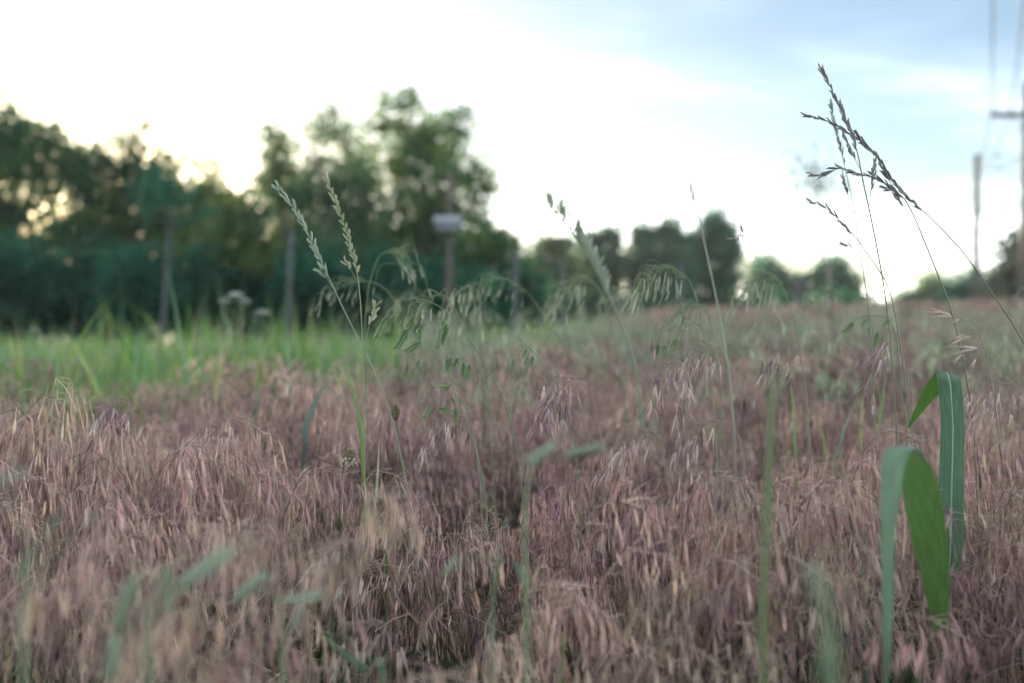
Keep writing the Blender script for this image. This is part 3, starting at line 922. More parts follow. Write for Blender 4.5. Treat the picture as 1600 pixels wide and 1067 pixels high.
def spikelet_mesh(kind, col, col2, mat, seed, awn=.16):
    """unit long spikelet along +Z, overlapping florets in two rows"""
    rs = np.random.default_rng(seed)
    mb = MB(); col = np.array(col); col2 = np.array(col2)
    if kind == 'fescue':
        for k in range(5):
            sd = -1 if k % 2 else 1
            floret(mb, np.array([sd * .02, 0, .03 + k * .12]), np.array([sd * .15, rs.normal() * .03, 1.]), .46, .15, col * (1 - k / 7) + col2 * k / 7, rs)
    elif kind == 'brome':
        for k in range(9):
            sd = -1 if k % 2 else 1
            floret(mb, np.array([sd * .02, 0, .0 + k * .075]), np.array([sd * .20, rs.normal() * .05, 1.]), .40, .145, col * (.8 + .4 * (k % 2)) * (1 - k / 12) + col2 * k / 12, rs, awn=awn * rs.uniform(.6, 1.4))
    else:  # dry, splayed with long awns
        for k in range(5):
            sd = -1 if k % 2 else 1
            floret(mb, np.array([sd * .015, 0, k * .09]), np.array([sd * (.10 + .03 * k), rs.normal() * .06, 1.]), .42, .075, col * (.75 + .5 * rs.random()), rs, awn=.42, flat=.4)
    return mb.mesh('spikelet', mat)


SPK = {
    'slate': [spikelet_mesh('fescue', (.30, .28, .25), (.20, .185, .19), M_GREENPART, i) for i in range(3)],
    'pale': [spikelet_mesh('fescue', (.36, .44, .30), (.42, .46, .36), M_GREENPART, 10 + i) for i in range(3)],
    'cream': [spikelet_mesh('fescue', (.40, .43, .25), (.52, .48, .32), M_GREENPART, 20 + i) for i in range(3)],
    'green': [spikelet_mesh('brome', (.13, .22, .08), (.28, .36, .18), M_GREENPART, 30 + i) for i in range(3)],
    'sage': [spikelet_mesh('brome', (.36, .40, .26), (.46, .49, .34), M_GREENPART, 40 + i) for i in range(3)],
    'soft': [spikelet_mesh('brome', (.24, .31, .20), (.34, .40, .28), M_GREENPART, 45 + i, .42) for i in range(3)],
    'tan': [spikelet_mesh('dry', (.62, .48, .40), (.6, .5, .4), M_GREENPART, 50 + i) for i in range(4)],
    'mauve': [spikelet_mesh('dry', (.50, .35, .33), (.5, .4, .35), M_GREENPART, 60 + i) for i in range(4)],
    'plum': [spikelet_mesh('dry', (.30, .19, .20), (.3, .2, .2), M_GREENPART, 70 + i) for i in range(4)],
    'straw': [spikelet_mesh('dry', (.66, .55, .46), (.6, .5, .4), M_GREENPART, 80 + i) for i in range(4)],
}
hero_rs = np.random.default_rng(77)


def put_spikelet(parent, base, p, q, kind, fat=1.0):
    """spikelet part from world point p (foot) to q (tip)"""
    p, q = Vector(p), Vector(q)
    dv_ = q - p
    m = SPK[kind][int(hero_rs.integers(len(SPK[kind])))]
    M_ = Matrix.Translation(p - Vector(base)) @ dv_.to_track_quat('Z', 'Y').to_matrix().to_4x4() @ Matrix.Rotation(hero_rs.uniform(0, 6.28), 4, 'Z') @ Matrix.Diagonal((dv_.length * fat, dv_.length * fat, dv_.length, 1))
    return link('spikelet', m, parent, M_)


def stalk_root(name, path_px, d, base_px, label, cat, group, r0, r1, col, mat=None, n=30, base_d=None):
    """path_px runs from the tip down; the stem is carried on to the ground"""
    dd = d if isinstance(d, (list, tuple)) else [d] * len(path_px)
    pts = [P(x, y, q) for (x, y), q in zip(path_px, dd)]
    bx = P(base_px, 500, base_d or dd[-1])
    base = np.array([bx.x, bx.y, float(ground_z(bx.x, bx.y))])
    last = np.array(pts[-1])
    midp = last * .5 + base * .5 + (last - np.array(pts[-2])) * .25
    ctrl = [np.array(p) for p in pts] + [midp, base - [0, 0, .02]]
    path = smooth_path(ctrl, n * 3)
    root = thing(name, base, label, cat, group)
    mb = MB()
    sub = path[::-1][::3] if len(path) > 40 else path[::-1]
    sub = np.vstack([sub, path[:1]])
    mb.tube(sub - base, np.linspace(r0, r1, len(sub)), 6, col)
    stem = link('stem', mb.mesh('stem', mat or M_GREENPART, True), root)
    return root, stem, base, path, len(pts)


def fescue(label, path_px, head, d, base_px, kind, branches=(), col=(.20, .22, .13), spacing=.0052, ln=.0165, r=.0009, side=None, spread=.17, fat=.85):
    """upright seed head: spikelets close along the top of the stem and along side branches"""
    root, stem, base, path, npts = stalk_root('fescue_stalk', path_px, d, base_px, label, 'grass stalk', 'tall grass stalks rising above the meadow', r * 1.3, r * (.8 if side else .45), col)
    dm = d if not isinstance(d, (list, tuple)) else d[0]
    def dress(line, owner, dens=1.0):
        seg = np.linalg.norm(np.diff(line, axis=0), axis=1); cum = np.concatenate([[0], np.cumsum(seg)])
        s_ = 0.0; k = 0
        while s_ < cum[-1]:
            p = np.array([np.interp(s_, cum, line[:, i]) for i in range(3)])
            t = np.array([np.interp(min(s_ + .004, cum[-1]), cum, line[:, i]) for i in range(3)]) - np.array([np.interp(max(s_ - .004, 0), cum, line[:, i]) for i in range(3)])
            t = -t / (np.linalg.norm(t) + 1e-9)
            lat = np.array([-t[2], hero_rs.normal() * .5, t[0]]); lat /= np.linalg.norm(lat)
            sg = (1 if k % 2 else -1) if side is None else side
            dirv = t + lat * sg * spread * hero_rs.uniform(.5, 1.5)
            dirv /= np.linalg.norm(dirv)
            l_ = ln * hero_rs.uniform(.8, 1.2)
            put_spikelet(owner, base, p, p + dirv * l_, kind, fat)
            s_ += spacing / dens * hero_rs.uniform(.7, 1.5); k += 1
    fine = smooth_path([P(x, y, dm) for x, y in path_px[:head]], 60)
    dress(fine, stem)
    for br in branches:
        line = smooth_path([P(x, y, dm + hero_rs.normal() * .006) for x, y in br], 24)
        b = MB(); b.tube(line[::-1] - base, np.linspace(r * .6, r * .3, len(line)), 5, col)
        bo = link('branch', b.mesh('branch', M_GREENPART, True), root)
        cut = max(6, int(len(line) * .7))
        dress(line[:cut], bo)
    return root


# ---- the tall group against the sky on the right
fescue('longest seed head on the right, its stem leaning in from the right edge',
       [(1264, 182), (1290, 188), (1312, 200), (1338, 215), (1356, 232), (1374, 248), (1385, 268), (1402, 291), (1422, 312), (1447, 334), (1500, 388), (1545, 450), (1600, 535), (1660, 660), (1700, 800)], 10, 1.38, 1735, 'slate',
       branches=[[(1378, 262), (1388, 280), (1400, 298)], [(1342, 213), (1354, 228), (1366, 243)]])
fescue('highest seed head on the right with a sharp upright tip',
       [(1284, 112), (1295, 130), (1304, 150), (1314, 168), (1322, 190), (1330, 207), (1336, 226), (1341, 243), (1345, 264), (1350, 290), (1362, 345), (1380, 440), (1392, 540), (1402, 700)], 8, 1.36, 1415, 'slate',
       branches=[[(1320, 216), (1328, 234), (1338, 252), (1345, 266)], [(1367, 256), (1364, 282), (1360, 305), (1359, 322)]])
fescue('seed head on the right bending flat to the left',
       [(1273, 273), (1285, 274), (1298, 268), (1313, 263), (1328, 268), (1345, 273), (1363, 276), (1383, 286), (1400, 300), (1414, 312), (1430, 342), (1462, 420), (1488, 490), (1510, 590), (1525, 720)], 10, 1.40, 1540, 'slate',
       branches=[[(1402, 309), (1410, 320), (1420, 330)], [(1390, 297), (1402, 300), (1414, 312)]], spacing=.0042)
fescue('slightly blurred upright seed head left of the highest one',
       [(1299, 170), (1305, 196), (1310, 218), (1316, 240), (1320, 262), (1327, 290), (1336, 335), (1347, 410), (1358, 490), (1366, 620)], 5, 1.62, 1380, 'slate',
       branches=[[(1317, 277), (1321, 292), (1328, 312), (1334, 336)]], col=(.24, .28, .19))
fescue('lowest small seed head of the group pointing left',
       [(1270, 316), (1286, 322), (1300, 332), (1312, 345), (1324, 358), (1337, 370), (1352, 392), (1375, 425), (1392, 460), (1410, 560), (1425, 700)], 6, 1.45, 1440, 'slate',
       branches=[[(1322, 383), (1330, 386), (1345, 394)]], col=(.22, .25, .17), spacing=.006)
# ---- two heads on the left
fescue('pale green seed head leaning left in front of the wood',
       [(437, 296), (450, 314), (464, 332), (478, 358), (490, 384), (500, 406), (515, 436), (540, 490), (575, 560), (608, 640), (632, 740), (650, 860)], 7, 1.40, 665, 'pale',
       branches=[[(502, 424), (510, 434), (522, 452)]], col=(.28, .36, .22), ln=.018, spread=.3, fat=.95, spacing=.0055)
fescue('creamy flowering seed head right of the pale leaning one',
       [(511, 284), (520, 306), (530, 332), (540, 358), (546, 382), (553, 404), (558, 428), (563, 470), (566, 530), (568, 640), (570, 780)], 7, 1.44, 575, 'cream',
       branches=[[(541, 412), (548, 422), (556, 436)], [(588, 478), (584, 490), (576, 512), (570, 540)]], col=(.30, .36, .18), ln=.015, spread=.36, fat=1.3, spacing=.0048)
# ---- blurred heads in the middle
fescue('blurred drooping comb shaped seed head in the middle against the sky',
       [(858, 322), (876, 342), (895, 364), (914, 392), (932, 424), (950, 460), (968, 500), (995, 590)], 6, 2.15, 1020, 'pale', col=(.26, .33, .22), ln=.042, spacing=.0065, side=-1, spread=.95, r=.0026, fat=.8)
fescue('thin bare spike pointing straight up left of the narrow far tree',
       [(1081, 299), (1086, 316), (1093, 342), (1103, 390), (1118, 460), (1132, 540), (1145, 640)], 2, 1.75, 1160, 'slate', col=(.30, .37, .25), r=.0016)
fescue('small dark seed tip floating right of the narrow far tree',
       [(1150, 372), (1160, 366), (1172, 378), (1180, 400), (1190, 450), (1200, 520), (1215, 640)], 3, 1.65, 1230, 'slate', col=(.26, .32, .2), spread=.8, r=.0005)


def brome(label, path_px, d, base_px, kind, spk=(), auto=0, col=(.22, .30, .15), r=.0008, ln=(.017, .024), drop=.065, start=.0, end=.42, seed=0, group='nodding brome stalks', name='brome_stalk', kinds=None, sideways=.35, fat=None):
    """nodding stalk; spk lists pedicel foot, spikelet foot and spikelet tip in pixels; auto hangs more along the bend"""
    root, stem, base, path, npts = stalk_root(name, path_px, d, base_px, label, 'grass stalk', group, r * 1.35, r * .5, col)
    dm = d if not isinstance(d, (list, tuple)) else d[0]
    rs = np.random.default_rng(900 + seed)
    for (a, b, c) in spk:
        dj = dm + rs.normal() * .006
        pa, pb, pc = P(*a, dm), P(*b, dj), P(*c, dj)
        mb = MB(); line = smooth_path([pa, (pa + pb) / 2 + Vector((0, 0, .002)), pb], 8)
        mb.tube(line - base, np.linspace(r * .5, r * .3, 8), 5, col)
        bo = link('branch', mb.mesh('branch', M_GREENPART, True), root)
        put_spikelet(bo, base, pb, pc, kind, fat or 1.15)
    m = len(path)
    vis = int(m * end); st = int(m * start)
    tdir = path[0] - path[max(3, vis // 2)]
    hd = math.atan2(tdir[1] + rs.normal() * .005, tdir[0])
    for k in range(auto):
        i = int(st + (vis - st) * rs.random() ** 1.2)
        p0 = path[i]
        bl = drop * rs.uniform(.4, 1.25)
        an = hd + rs.normal() * .7
        bd = np.array([math.cos(an), math.sin(an), rs.uniform(-.1, .5)]); bd /= np.linalg.norm(bd)
        mid = p0 + bd * bl * .55 + np.array([0, 0, .0])
        p1 = mid + (bd * sideways + np.array([0, 0, -1.])) * bl * .55
        line = smooth_path([p0, mid, p1], 7)
        mb = MB(); mb.tube(line - base, np.linspace(r * .6, r * .4, 7), 4, col)
        bo = link('branch', mb.mesh('branch', M_GREENPART, True), root)
        dvv = np.array([bd[0] * sideways, bd[1] * sideways, -1.]) + rs.normal(size=3) * .14
        dvv /= np.linalg.norm(dvv)
        kd = kind if kinds is None else kinds[int(rs.integers(len(kinds)))]
        put_spikelet(bo, base, p1, p1 + dvv * rs.uniform(*ln), kd, fat or (.52 if kd == 'sage' else 1.25))
    return root


# ---- the sharp green bromes left of the middle
brome('sharp green brome arching left with plump hanging spikelets in the centre left',
      [(590, 524), (600, 496), (614, 479), (634, 467), (660, 468), (690, 481), (708, 497), (722, 513), (742, 543), (770, 590), (795, 650), (815, 760)], 1.38, 835, 'green',
      spk=[((660, 468), (650, 490), (634, 516)), ((655, 467), (657, 484), (646, 512)), ((648, 500), (637, 514), (617, 548)), ((654, 480), (653, 510), (655, 542)), ((655, 512), (656, 536), (630, 551)),
           ((608, 484), (604, 496), (587, 532)), ((618, 477), (616, 492), (602, 524)), ((634, 467), (630, 482), (615, 506)), ((625, 471), (634, 484), (626, 508)),
           ((702, 490), (697, 504), (688, 540)), ((698, 487), (694, 500), (690, 530)), ((706, 495), (690, 512), (684, 546)), ((694, 483), (700, 506), (697, 528))], ln=(.02, .03), r=.0007)
brome('sharp brome with a fan of dark green spikelets below the arching one',
      [(726, 566), (716, 560), (706, 562), (700, 572), (702, 590), (712, 615), (728, 655), (745, 710), (760, 790)], 1.39, 775, 'green',
      spk=[((704, 563), (700, 560), (698, 582)), ((708, 561), (704, 558), (703, 576)), ((714, 560), (716, 560), (707, 574)), ((718, 560), (715, 562), (723, 582)), ((722, 562), (726, 566), (722, 588)), ((726, 566), (733, 568), (728, 596)),
           ((702, 590), (706, 602), (675, 604)), ((704, 596), (703, 606), (688, 611)), ((706, 600), (676, 632), (662, 656)), ((710, 612), (706, 620), (712, 634)), ((714, 620), (716, 626), (724, 633)), ((700, 606), (684, 638), (708, 644)), ((712, 615), (711, 636), (713, 662))])
brome('soft brome behind the fan of dark spikelets with small hanging drops',
      [(636, 556), (650, 552), (668, 553), (690, 566), (712, 600), (735, 660), (750, 740)], 1.62, 765, 'green',
      spk=[((640, 555), (637, 566), (631, 592)), ((650, 552), (646, 576), (643, 588)), ((660, 552), (656, 562), (650, 578)), ((666, 553), (657, 574), (656, 586)), ((672, 556), (665, 578), (664, 590))])
brome('small brome with three green spikelets right of the arching one',
      [(802, 548), (812, 540), (824, 541), (836, 552), (852, 580), (880, 640), (900, 720)], 1.5, 915, 'green',
      spk=[((805, 545), (804, 558), (797, 580)), ((814, 540), (823, 546), (816, 560)), ((820, 540), (824, 556), (818, 572)), ((828, 544), (834, 556), (828, 574))])
brome('blurred sage brome looping over just behind the arching green one',
      [(668, 492), (672, 474), (682, 461), (696, 463), (708, 478), (718, 498), (735, 540), (760, 620)], 1.72, 785, 'sage', auto=21, seed=1, end=.4)
# ---- blurred bromes in front of the wood
brome('blurred sage brome high above the arching one in front of the dark wood',
      [(628, 430), (622, 408), (612, 396), (598, 396), (588, 410), (576, 450), (570, 520), (572, 620)], 1.9, 580, 'sage', auto=23, seed=2, end=.36, r=.0010)
brome('faint brome bowing left at the height of the leaning seed head',
      [(512, 470), (522, 456), (540, 446), (562, 440), (585, 442), (606, 456), (626, 490), (650, 560)], 2.0, 672, 'sage', auto=15, seed=3, end=.42, r=.0010)
brome('wide blurred brome bow in front of the grey post right of the brown pole',
      [(746, 470), (752, 454), (768, 440), (788, 436), (806, 443), (826, 460), (850, 492), (880, 540), (905, 600)], 2.2, 930, 'sage', auto=32, seed=4, end=.5, r=.0011)
brome('blurred brome bow under the comb shaped seed head',
      [(878, 482), (884, 458), (898, 440), (916, 434), (932, 446), (946, 476), (960, 530), (975, 620)], 2.1, 990, 'sage', auto=35, seed=5, end=.5, r=.0011, drop=.05, ln=(.022, .032))
brome('blurred brome bow right beside the comb shaped seed head',
      [(950, 462), (966, 452), (984, 450), (998, 460), (1006, 484), (1012, 530), (1022, 620)], 2.25, 1035, 'sage', auto=28, seed=6, end=.45, r=.0011, drop=.045)
brome('pale brome with long curved drooping rays right of the middle',
      [(1012, 452), (1020, 432), (1036, 421), (1052, 420), (1068, 428), (1082, 448), (1094, 490), (1104, 560), (1118, 660)], 1.66, 1135, 'sage', auto=47, seed=7, end=.46, drop=.05, ln=(.022, .032))
brome('second tier of pale rays crossing the thin bare spike',
      [(1062, 494), (1076, 482), (1092, 476), (1104, 484), (1112, 510), (1120, 570), (1130, 660)], 1.6, 1145, 'sage', auto=28, seed=8, end=.42, drop=.035)
brome('blurred weeping brome in front of the dome shaped small tree',
      [(1172, 462), (1182, 440), (1198, 428), (1212, 432), (1224, 450), (1240, 496), (1252, 560), (1262, 660)], 1.95, 1275, 'sage', auto=47, seed=9, end=.48, drop=.055, ln=(.022, .032), r=.0010)
brome('blurred weeping brome in front of the squarish small tree',
      [(1272, 478), (1284, 458), (1300, 452), (1314, 462), (1324, 490), (1334, 560), (1340, 640)], 2.1, 1350, 'sage', auto=28, seed=10, end=.42, drop=.05, r=.0010)
brome('dark tipped brome dangling below the pale curved rays',
      [(1060, 524), (1072, 512), (1086, 506), (1098, 512), (1104, 534), (1110, 590), (1118, 680)], 1.5, 1130, 'plum', auto=9, seed=11, end=.4, kinds=['plum', 'green', 'mauve'])
brome('thin brome with four dark green spikelets left of the broad folded leaf',
      [(1318, 512), (1334, 500), (1352, 494), (1376, 494), (1392, 504), (1402, 540), (1410, 620), (1420, 720)], 1.45, 1435, 'green',
      spk=[((1338, 498), (1335, 505), (1316, 521)), ((1350, 494), (1352, 500), (1344, 511)), ((1356, 494), (1360, 498), (1350, 503)), ((1386, 498), (1374, 518), (1364, 545)), ((1376, 494), (1390, 498), (1378, 512)), ((1345, 495), (1356, 512), (1358, 524))])
brome('tan brome with fanned pale spikelets above the broad folded leaf',
      [(1500, 502), (1512, 500), (1524, 508), (1534, 530), (1544, 570), (1556, 640), (1566, 740)], 1.36, 1580, 'straw',
      spk=[((1502, 501), (1488, 492), (1448, 483)), ((1504, 501), (1490, 495), (1455, 489)), ((1506, 501), (1502, 499), (1478, 504)), ((1528, 516), (1520, 524), (1476, 536)), ((1530, 522), (1510, 522), (1480, 532)), ((1534, 532), (1528, 544), (1482, 548)), ((1536, 536), (1524, 542), (1496, 547)), ((1540, 552), (1506, 552), (1488, 568)), ((1538, 545), (1530, 546), (1500, 541)), ((1541, 556), (1525, 560), (1515, 580))], col=(.36, .28, .22))
# ---- dry heads in the sharp band
DRYH = [
    ([(1040, 640), (1038, 600), (1041, 572), (1046, 566), (1052, 580), (1058, 640), (1064, 740)], 1.42, 1070, 26, ['mauve', 'plum', 'tan'], 'narrow plum brown head hanging straight down right of the middle', .05),
    ([(872, 640), (878, 610), (892, 594), (910, 592), (922, 606), (932, 650), (942, 730)], 1.40, 950, 30, ['tan', 'mauve', 'plum'], 'arched dry brome head with dangling awns at the centre of the photo', .05),
    ([(845, 630), (836, 606), (842, 590), (856, 586), (868, 600), (878, 660), (886, 760)], 1.44, 895, 24, ['tan', 'straw', 'mauve'], 'dry pinkish head just left of the arched central one', .05),
    ([(1092, 590), (1096, 560), (1106, 545), (1120, 542), (1132, 560), (1140, 620), (1148, 720)], 1.48, 1160, 28, ['mauve', 'tan', 'straw'], 'pinkish dry head hanging below the thin bare spike', .05),
    ([(1380, 620), (1384, 560), (1392, 528), (1402, 520), (1412, 540), (1420, 610), (1428, 720)], 1.46, 1440, 26, ['mauve', 'plum', 'tan'], 'mauve dry head behind the thin stems left of the broad folded leaf', .05),
    ([(1220, 590), (1226, 556), (1236, 540), (1248, 546), (1256, 580), (1262, 640), (1268, 740)], 1.52, 1280, 24, ['mauve', 'tan', 'plum'], 'mauve dry head right of the tall soft green blade', .05),
    ([(690, 700), (696, 668), (710, 652), (726, 650), (738, 668), (746, 720), (752, 800)], 1.40, 762, 26, ['plum', 'mauve', 'tan'], 'dark purple dry head under the fan of green spikelets', .045),
    ([(176, 660), (178, 636), (186, 622), (198, 622), (206, 640), (212, 690), (218, 780)], 1.45, 226, 22, ['mauve', 'plum', 'straw'], 'dry head with a bent pale tip standing highest on the left', .04),
    ([(340, 690), (346, 664), (356, 652), (368, 654), (376, 676), (382, 730), (388, 800)], 1.42, 396, 22, ['mauve', 'tan'], 'dry head on the left near the thick of the green grass edge', .045),
    ([(980, 720), (990, 690), (1006, 676), (1022, 676), (1034, 694), (1044, 750), (1052, 830)], 1.32, 1064, 26, ['tan', 'mauve'], 'dry reddish head drooping below the narrow plum one', .05),
    ([(1540, 640), (1552, 608), (1568, 594), (1584, 598), (1594, 630), (1604, 700), (1612, 800)], 1.40, 1625, 30, ['tan', 'straw', 'mauve'], 'shaggy dry head at the right edge beside the broad folded leaf', .055),
    ([(500, 900), (512, 868), (532, 850), (556, 846), (576, 862), (600, 900), (640, 960), (680, 1010)], 1.16, 700, 34, ['straw', 'tan'], 'pale straw head weeping over on a bent stem in the lower middle', .05),
    ([(560, 1010), (572, 980), (588, 970), (606, 976), (616, 1000), (626, 1050), (634, 1090)], 1.08, 640, 26, ['tan', 'straw', 'mauve'], 'pale weeping head low at the bottom left of the middle', .05),
    ([(1100, 690), (1092, 676), (1106, 662), (1126, 658), (1144, 664), (1156, 690), (1164, 760)], 1.34, 1175, 24, ['mauve', 'tan', 'plum'], 'pinkish bow shaped head left of the tall soft green blade', .045),
]
for i, (pp, d_, bx_, n_, kk, lb, dr) in enumerate(DRYH):
    brome(lb, pp, d_, bx_, 'tan', auto=n_, kinds=kk, seed=100 + i, col=(.36, .26, .22), end=.5, drop=dr, ln=(.022, .034), group='dry brome heads in the sharp band', r=.0007, sideways=.25)


# ---- broad leaves
def ribbon(left, right, col, mat, parent, base, nm='leaf', n=28, sag=.12, midrib=None, rib_w=.06):
    lp = smooth_path([P(*a) for a in left], n); rp = smooth_path([P(*a) for a in right], n)
    jit = np.random.default_rng(int(abs(left[0][0]))); w0 = np.linalg.norm(rp - lp, axis=1, keepdims=True)
    lp = lp + (rp - lp) * (.018 * np.convolve(jit.normal(size=n + 2), [.3, .4, .3], 'valid'))[:, None]
    rp = rp + (rp - lp) * (.018 * np.convolve(jit.normal(size=n + 2), [.3, .4, .3], 'valid'))[:, None]
    w_ = np.linalg.norm(rp - lp, axis=1)
    tan = norm(np.gradient((lp + rp) / 2, axis=0)); acr = norm(rp - lp); nr = norm(np.cross(tan, acr))
    cols_ = 7
    v, uv = [], []
    for i in range(n):
        for k in range(cols_):
            u = k / (cols_ - 1)
            v.append(lp[i] * (1 - u) + rp[i] * u + nr[i] * w_[i] * sag * (4 * u * (1 - u) - (0.35 if k == 3 else 0)))
            uv.append((u, i / n))
    f = [(i * cols_ + k, i * cols_ + k + 1, (i + 1) * cols_ + k + 1, (i + 1) * cols_ + k) for i in range(n - 1) for k in range(cols_ - 1)]
    mb = MB(); mb.add(np.array(v) - base, f, col)
    me = mb.mesh(nm, mat, True)
    ul = me.uv_layers.new(name='UVMap')
    for lo in me.loops:
        ul.data[lo.index].uv = uv[lo.vertex_index]
    o = link(nm, me, parent)
    if midrib is not None:
        c = (lp + rp) / 2 + nr * (w_ * sag * .65)[:, None]
        m2 = MB(); m2.tube(c[:-1] - base, np.maximum(w_[:-1] * rib_w * .5, .0002), 5, midrib)
        link('midrib', m2.mesh('midrib', M_GREENPART, True), o)
    return o


def broad_plant():
    b = P(1475, 500, 1.22)
    base = Vector((b.x, b.y, float(ground_z(b.x, b.y))))
    root = thing('broad_leaf_grass', base, 'coarse grass plant with broad green folded leaves on the right', 'plant')
    B = np.array(base)
    mb = MB(); mb.tube(smooth_path([B * 1 - [0, 0, .02], np.array(P(1474, 1000, 1.22)), np.array(P(1478, 880, 1.24))], 12) - B, np.linspace(.006, .004, 12), 8, (.10, .19, .08))
    link('stem', mb.mesh('stem', M_GREENPART, True), root)
    g1, g2, pr = (.058, .135, .062), (.08, .19, .035), (.30, .40, .30)
    # right leaf climbs, folds at the top and hangs down behind to the left
    o = ribbon([(1472, 930, 1.24), (1466, 880, 1.25), (1466, 780, 1.27), (1470, 680, 1.29), (1468, 620, 1.30), (1464, 588, 1.31), (1463, 579, 1.325)],
               [(1484, 930, 1.24), (1502, 880, 1.25), (1506, 780, 1.27), (1507, 680, 1.29), (1504, 620, 1.30), (1500, 592, 1.31), (1494, 586, 1.33)], g1, M_LEAFBROAD, root, B, midrib=pr, sag=-.05)
    o['label'] = 'sharp upright leaf with a pale midrib'
    ribbon([(1463, 579, 1.325), (1446, 604, 1.345), (1432, 634, 1.36), (1422, 658, 1.37), (1418, 668, 1.375)],
           [(1494, 586, 1.33), (1474, 610, 1.35), (1448, 636, 1.365), (1428, 660, 1.37), (1419, 669, 1.375)], g2, M_LEAFBROAD, root, B, nm='leaf_tip', n=16, sag=.05)
    # nearer soft leaf folding over on the left
    ribbon([(1420, 704, .93), (1398, 698, .915), (1382, 704, .90), (1376, 740, .895), (1376, 820, .89), (1378, 920, .885), (1380, 1010, .88), (1383, 1080, .88)],
           [(1444, 716, .95), (1436, 700, .935), (1422, 706, .92), (1408, 760, .905), (1399, 840, .895), (1396, 920, .89), (1393, 1010, .88), (1386, 1080, .88)], (.11, .20, .115), M_LEAFBROAD, root, B, sag=.06)
    ribbon([(1462, 1000, 1.06), (1446, 930, 1.05), (1432, 870, 1.02), (1416, 800, .98), (1410, 750, .96), (1421, 704, .93)],
           [(1476, 1000, 1.06), (1484, 930, 1.05), (1484, 870, 1.02), (1474, 800, .985), (1462, 745, .965), (1443, 708, .95)], (.085, .17, .045), M_LEAFBROAD, root, B, sag=.10)


broad_plant()


def grass_blade(label, left, right, col, base_px, d, group='single green blades in the meadow', mid=None):
    b = P(base_px, 500, d)
    base = Vector((b.x, b.y, float(ground_z(b.x, b.y))))
    root = thing('grass_blade', base, label, 'grass blade', group)
    ribbon(left, right, col, M_LEAFBROAD, root, np.array(base), nm='blade', sag=.10, midrib=mid)
    return root


def gb(label, center, wpx, col, base_px=None, mid=None):
    """blade from a centre line (px, py, d) given from the tip down and a width in pixels"""
    d_ = center[-1][2]
    bx = base_px or center[-1][0]
    gpy = 495 + CAM_Z / d_ * FOCAL_PX
    cen = list(center) + [(bx, gpy + 15, d_)]
    L_, R_ = [], []
    for i, (x, y, q) in enumerate(cen):
        ww = wpx * (0.04 if i == 0 else (.7 if i == 1 else 1.0)) / 2
        j = max(0, i - 1); k = min(len(cen) - 1, i + 1)
        tx, ty = cen[k][0] - cen[j][0], cen[k][1] - cen[j][1]
        tl = math.hypot(tx, ty) + 1e-6
        L_.append((x - ty / tl * ww, y + tx / tl * ww, q)); R_.append((x + ty / tl * ww, y - tx / tl * ww, q + .004))
    return grass_blade(label, L_, R_, col, bx, d_, mid=mid)


gb('tall soft green blade standing upright right of the middle', [(1212, 568, .74), (1207, 610, .735), (1202, 720, .73), (1197, 850, .725), (1193, 960, .72)], 13, (.12, .155, .07), 1186)
gb('bluish blade bending left behind the plantain head', [(515, 592, 2.0), (496, 620, 2.0), (484, 650, 2.0), (476, 700, 2.0)], 9, (.14, .22, .17), 470)
gb('pale folded blade at the edge of the green grass on the left', [(408, 612, 2.1), (400, 640, 2.1), (397, 690, 2.1)], 10, (.15, .22, .16), 396)
gb('thin yellow green blade crossing the creamy seed head stem', [(542, 570, 1.5), (552, 610, 1.5), (562, 660, 1.5), (568, 740, 1.5), (570, 820, 1.5)], 6, (.14, .24, .06), 572)
gb('thin green blade right of the plantain head', [(592, 690, 1.46), (590, 740, 1.46), (586, 800, 1.46), (582, 900, 1.46)], 5, (.36, .42, .26), 578)
gb('narrow green blade with a dark tip lower middle', [(610, 770, 1.4), (606, 830, 1.4), (604, 900, 1.4)], 6, (.15, .24, .09), 602)
gb('dark green blade lying diagonal at the bottom left of the middle', [(495, 985, 1.02), (530, 1015, 1.0), (570, 1045, .98), (600, 1068, .97)], 14, (.07, .15, .06), 640)
gb('small green leaf bending over between the tall blade and the folded leaf', [(1290, 802, 1.26), (1312, 800, 1.26), (1332, 812, 1.26), (1346, 834, 1.26), (1352, 880, 1.26)], 11, (.22, .34, .24), 1356)
gb('bright green blade at the bottom centre', [(884, 972, 1.12), (878, 1010, 1.1), (874, 1050, 1.1)], 12, (.12, .28, .05), 872)
gb('dark red brown dry stem left of the tall soft green blade', [(1156, 730, 1.3), (1168, 790, 1.3), (1176, 850, 1.3), (1180, 920, 1.3)], 4, (.13, .055, .04), 1184)


